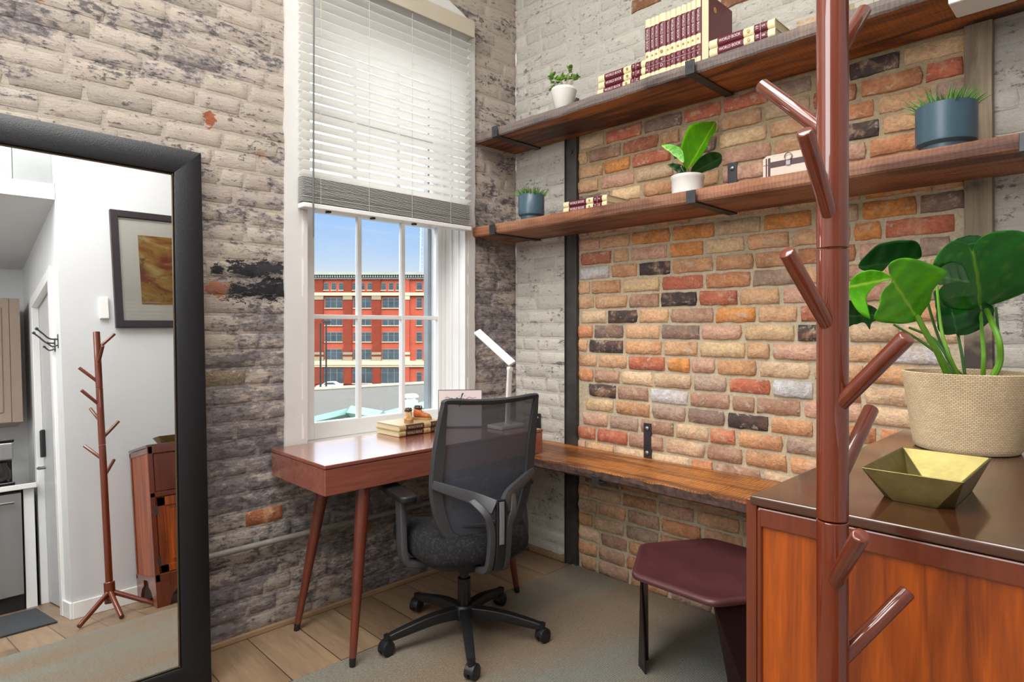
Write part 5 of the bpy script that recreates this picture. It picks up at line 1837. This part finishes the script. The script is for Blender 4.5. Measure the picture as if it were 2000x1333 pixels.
# ================================================================== COAT RACK
RK = Vector((2.326, -1.7065, 0))
t = empty('coat_rack', tuple(RK), label='tall reddish wooden tree coat rack with eight angled pegs standing beside the cabinet', cat='coat rack')
for (za, zb) in ((0.10, 1.036), (1.038, 1.404), (1.406, 1.775)):
    bm = B()
    tube(bm, [(0, 0, za), (0, 0, za + 0.001), (0, 0, zb - 0.001), (0, 0, zb)], [0.0188, 0.0199, 0.0199, 0.0188], 40)
    link('pole_section', bm, M['rack'], t, smooth=True)
for az, bz in ((85, 1.66), (174, 1.557), (-89, 1.439), (-102, 1.291), (-21, 1.184), (79, 1.077), (-55, 0.946), (46, 0.835)):
    a = math.radians(az)
    dv = Vector((math.cos(a), math.sin(a), 0))
    bm = B()
    p0 = Vector((0, 0, bz)) + dv * 0.002 + Vector((0, 0, 0.002))
    p1 = Vector((0, 0, bz)) + dv * 0.104 + Vector((0, 0, 0.104))
    dd = (p1 - p0).normalized()
    tube(bm, [p0, p1 - dd * 0.0022, p1 - dd * 0.0006, p1], [0.0102, 0.0102, 0.0092, 0.0075], 24)
    link('peg', bm, M['rack'], t, smooth=True)
bm = B(); tube(bm, [(0, 0, 0.075), (0, 0, 0.077), (0, 0, 0.198), (0, 0, 0.2)], [0.028, 0.030, 0.030, 0.028], 28)
link('base_block', bm, M['rack'], t, smooth=True)
for az in (-128, 112, 178):
    a = math.radians(az)
    dv = Vector((math.cos(a), math.sin(a), 0))
    bm = B()
    fz0 = 0.014 + (RZ if (RK + dv * 0.25).x < 1.93 else 0)
    tube(bm, [Vector((0, 0, 0.135)) + dv * 0.02, Vector((0, 0, fz0)) + dv * 0.235], [0.0155, 0.0135], 16)
    link('leg', bm, M['rack'], t, smooth=True)

# ================================================================== LEANING MIRROR
MT = 0.113
mw, mh = 1.02, 2.0
mo = empty('leaning_mirror', (0.2315, -1.812 - mw / 2, 0.0), label='tall floor mirror in a wide black leather frame leaning against the painted wall', cat='mirror')
mo.rotation_mode = 'XYZ'
mo.rotation_euler = (Matrix.Rotation(-MT, 4, 'Y') @ Matrix.Rotation(-0.018, 4, 'X')).to_euler('XYZ')
fw_ = 0.102
def mitre(side_):
    """one frame side: trapezoid with mitred ends; local plane (y, z), thickness along x"""
    H2 = mw / 2
    if side_ == 'r': o_, i_ = [(H2, 0), (H2, mh)], [(H2 - fw_, fw_), (H2 - fw_, mh - fw_)]
    if side_ == 'l': o_, i_ = [(-H2, mh), (-H2, 0)], [(-H2 + fw_, mh - fw_), (-H2 + fw_, fw_)]
    if side_ == 't': o_, i_ = [(H2, mh), (-H2, mh)], [(H2 - fw_, mh - fw_), (-H2 + fw_, mh - fw_)]
    if side_ == 'b': o_, i_ = [(-H2, 0), (H2, 0)], [(-H2 + fw_, fw_), (H2 - fw_, fw_)]
    prof = [(0.0, 0.0), (0.0, 0.026), (0.03, 0.034), (0.10, 0.036), (0.85, 0.026), (0.94, 0.022), (0.97, 0.012), (1.0, 0.008), (1.0, 0.0)]
    bm = B()
    va, vb_ = [], []
    for s_, xx in prof:
        pa = [o_[0][k_] + (i_[0][k_] - o_[0][k_]) * s_ for k_ in (0, 1)]
        pb = [o_[1][k_] + (i_[1][k_] - o_[1][k_]) * s_ for k_ in (0, 1)]
        va.append(bm.verts.new((xx, *pa))); vb_.append(bm.verts.new((xx, *pb)))
    for i in range(len(prof)):
        j = (i + 1) % len(prof)
        bm.faces.new((va[i], va[j], vb_[j], vb_[i]))
    bm.faces.new(va); bm.faces.new(vb_[::-1])
    return bm
for s_ in 'rltb': link('frame_side', mitre(s_), M['leather_black'], mo, smooth=True, angle=30)
t = NT('mirror_glass')
t.col(S(244, 246, 246)); t.p.inputs['Metallic'].default_value = 1.0; t.rough(0.0)
bm = B(); box(bm, 0.004, 0.012, -mw / 2 + fw_ - 0.004, mw / 2 - fw_ + 0.004, fw_ - 0.004, mh - fw_ + 0.004)
link('mirror_glass', bm, t.m, mo)
bm = B()
yy, z0_, z1_ = mw / 2 - fw_, fw_, mh - fw_
tube(bm, [(0.014, yy, z0_), (0.014, yy, z1_)], 0.0025, 6); tube(bm, [(0.014, -yy, z0_), (0.014, -yy, z1_)], 0.0025, 6)
tube(bm, [(0.014, -yy, z0_), (0.014, yy, z0_)], 0.0025, 6); tube(bm, [(0.014, -yy, z1_), (0.014, yy, z1_)], 0.0025, 6)
link('inner_bead', bm, pbr('bronze_bead', S(96, 84, 66), 0.3, 0.7), mo, smooth=True)

# ================================================================== THINGS SEEN IN THE MIRROR
# framed picture on the east wall
t = empty('framed_picture', (WX, -0.98, 2.30), label='abstract red and gold picture in a dark frame, seen in the mirror', cat='picture')
PY0, PY1, PZ0, PZ1 = -0.565, 0.40, -0.44, 0.44
bm = B()
fwid = 0.05
for a in ((PY0, PY0 + fwid, PZ0, PZ1), (PY1 - fwid, PY1, PZ0, PZ1), (PY0 + fwid, PY1 - fwid, PZ0, PZ0 + fwid), (PY0 + fwid, PY1 - fwid, PZ1 - fwid, PZ1)): box(bm, -0.035, -0.002, *a)
link('frame', bm, pbr('dark_espresso_frame', S(44, 36, 42), 0.4, var=0.08), t, bevel=0.003)
bm = B(); box(bm, -0.012, -0.004, PY0 + fwid, PY1 - fwid, PZ0 + fwid, PZ1 - fwid)
link('mat_board', bm, pbr('cream_mat', S(250, 243, 236), 0.7, var=0.01), t)
bm = B(); box(bm, -0.0155, -0.012, PY0 + 0.175, PY1 - 0.175, PZ0 + 0.175, PZ1 - 0.175)
a_ = NT('abstract_paint')
n1 = a_.noise(3.2, 5, 0.6, a_.mapping((1, 1, 2.2)), 1.2)
n2 = a_.noise(9, 6, 0.7)
cc = a_.mix(a_.rng(n1, 0.38, 0.55), S(150, 62, 44), S(196, 150, 70))
cc = a_.mix(a_.rng(n1, 0.56, 0.66), cc, S(214, 190, 140))
cc = a_.mix(a_.rng(n2, 0.58, 0.66, 0, 0.7), cc, S(92, 62, 44))
a_.col(cc); a_.rough(0.6)
link('artwork', bm, a_.m, t)
bm = B(); box(bm, -0.024, -0.021, PY0 + fwid, PY1 - fwid, PZ0 + fwid, PZ1 - fwid)
link('glazing', bm, M['glass'], t)
# two small white wall devices
for (y0, lab) in ((-1.635, 'small white box on the white wall left of the framed picture in the mirror'), (-1.545, 'slim white wall plate half hidden by the framed picture in the mirror')):
    bm = B(); box(bm, -0.022, 0, 0.0, 0.055 if y0 < -1.6 else 0.02, 0, 0.155)
    tag(link('wall_control', bm, M['white_plain'], bevel=0.004, loc=(WX, y0, 1.925)), lab, 'wall control')
# coat hooks on the hall wall
def hook(loc, lab):
    r = empty('coat_hook', loc, label=lab, cat='hook')
    bm = B(); box(bm, -0.012, 0.012, -0.006, 0.0, -0.045, 0.05)
    link('back_plate', bm, M['steel'], r, bevel=0.003)
    bm = B()
    tube(bm, spline([(0, -0.004, 0.015), (0, -0.05, 0.02), (0, -0.085, 0.055), (0, -0.115, 0.085)], 5), 0.0055, 8)
    lathe(bm, [(0.002, -0.010), (0.010, -0.004), (0.011, 0.003), (0.002, 0.011)], (0, -0.117, 0.088), 10)
    tube(bm, spline([(0, -0.004, -0.025), (0, -0.035, -0.035), (0, -0.06, -0.012)], 5), 0.005, 8)
    lathe(bm, [(0.002, -0.008), (0.009, -0.003), (0.009, 0.003), (0.002, 0.009)], (0, -0.062, -0.010), 10)
    link('prongs', bm, M['steel'], r, smooth=True)
hook((2.68, HY, 1.79), 'dark iron coat hook, the upper right of two in the mirror')
hook((2.81, HY, 1.79), 'dark iron coat hook, the lower left of two in the mirror')
# door mat
bm = B(); box(bm, 2.62, 3.50, -3.4, -1.93, 0.0, 0.012)
tag(link('door_mat', bm, pbr('dark_rib_mat', S(52, 54, 58), 0.9, var=0.3, nscale=60, bump=0.8, bscale=80), bevel=0.003), 'dark grey door mat on the hall floor seen in the mirror', 'mat')
# kitchen run along the far wall
KX = 3.66
bm = B(); box(bm, KX + 0.02, 4.29, -1.965, -1.90, 0.0, 0.86)
tag(link('end_panel', bm, M['white_plain'], bevel=0.002), 'white end panel beside the dishwasher seen in the mirror', 'panel')
t = empty('dishwasher', (KX, -1.975, 0.0), label='stainless steel dishwasher under the white counter seen in the mirror', cat='dishwasher')
ss = NT('brushed_steel')
ss.col(ss.mix(ss.noise(6, 4, 0.5, ss.mapping((1, 1, 0.1))), S(150, 150, 150), S(190, 190, 190))); ss.p.inputs['Metallic'].default_value = 0.8; ss.rough(0.32)
bm = B(); box(bm, 0.03, 0.6, -0.60, 0, 0.0, 0.855)
link('body', bm, M['black'], t)
bm = B(); box(bm, 0.0, 0.03, -0.598, -0.004, 0.11, 0.84)
dr = link('door', bm, ss.m, t, bevel=0.004)
bm = B(); tube(bm, [(-0.03, -0.55, 0.775), (-0.03, -0.05, 0.775)], 0.009, 10)
for y in (-0.54, -0.06): tube(bm, [(-0.03, y, 0.775), (0, y, 0.775)], 0.007, 8)
link('handle', bm, M['bolt'], dr, smooth=True)
t = empty('base_cabinet', (KX, -2.58, 0.0), label='taupe kitchen base cabinet beside the dishwasher, left edge of the mirror', cat='cabinet')
taupe = pbr('taupe_cabinet', S(150, 132, 118), 0.45, var=0.06, nscale=4)
bm = B(); box(bm, 0.02, 0.62, -1.2, 0, 0.10, 0.855)
link('body', bm, taupe, t)
for y in (-0.6, 0.0):
    bm = B(); box(bm, 0.0, 0.02, y - 0.595, y - 0.005, 0.11, 0.845); box(bm, -0.004, 0.0, y - 0.54, y - 0.06, 0.18, 0.78)
    link('door', bm, taupe, t, bevel=0.003)
bm = B(); box(bm, KX - 0.03, 4.295, -3.80, -1.885, 0.861, 0.90)
tag(link('countertop', bm, M['white_plain'], bevel=0.005), 'white kitchen countertop over the dishwasher seen in the mirror', 'countertop')
t = empty('upper_cabinet', (3.93, -1.925, 1.40), label='taupe kitchen wall cabinet above the coffee maker seen in the mirror', cat='cabinet')
bm = B(); box(bm, 0.02, 0.36, -1.4, 0, 0, 1.02)
link('body', bm, taupe, t)
for y in (0.0, -0.70):
    bm = B(); box(bm, 0.0, 0.02, y - 0.63, y - 0.07 + 0.0, 0.0, 1.02)
    d2 = link('door', bm, taupe, t, bevel=0.004)
    bm = B(); box(bm, -0.008, 0.0, y - 0.58, y - 0.12, 0.08, 0.94)
    link('door_panel', bm, taupe, d2, bevel=0.006)
bm = B(); box(bm, 0.005, 0.02, -0.068, 0.0, 0, 1.02)
link('filler_strip', bm, taupe, t)
t = empty('coffee_maker', (3.78, -2.09, 0.901), label='black and chrome coffee maker with a glass carafe on the kitchen counter', cat='coffee maker')
bm = B(); box(bm, 0.0, 0.26, -0.09, 0.09, 0.0, 0.03); box(bm, 0.17, 0.26, -0.09, 0.09, 0.03, 0.24)
link('body', bm, M['black_gloss'], t, bevel=0.008)
bm = B(); box(bm, 0.005, 0.25, -0.085, 0.085, 0.20, 0.33)
link('brew_head', bm, ss.m, t, bevel=0.01)
bm = B(); box(bm, 0.0, 0.26, -0.09, 0.09, 0.332, 0.355)
link('lid', bm, M['black_gloss'], t, bevel=0.006)
bm = B(); lathe(bm, [(0.055, 0.0), (0.072, 0.03), (0.072, 0.09), (0.05, 0.135), (0.052, 0.15)], (0.082, 0, 0.032), 24)
cf = link('carafe', bm, pbr('dark_glass', S(40, 34, 32), 0.08), t, smooth=True)
bm = B(); tube(bm, [(0.03, -0.03, 0.16), (-0.025, -0.045, 0.15), (-0.025, -0.045, 0.07), (0.02, -0.03, 0.06)], 0.008, 8)
link('carafe_handle', bm, M['black'], cf, smooth=True)
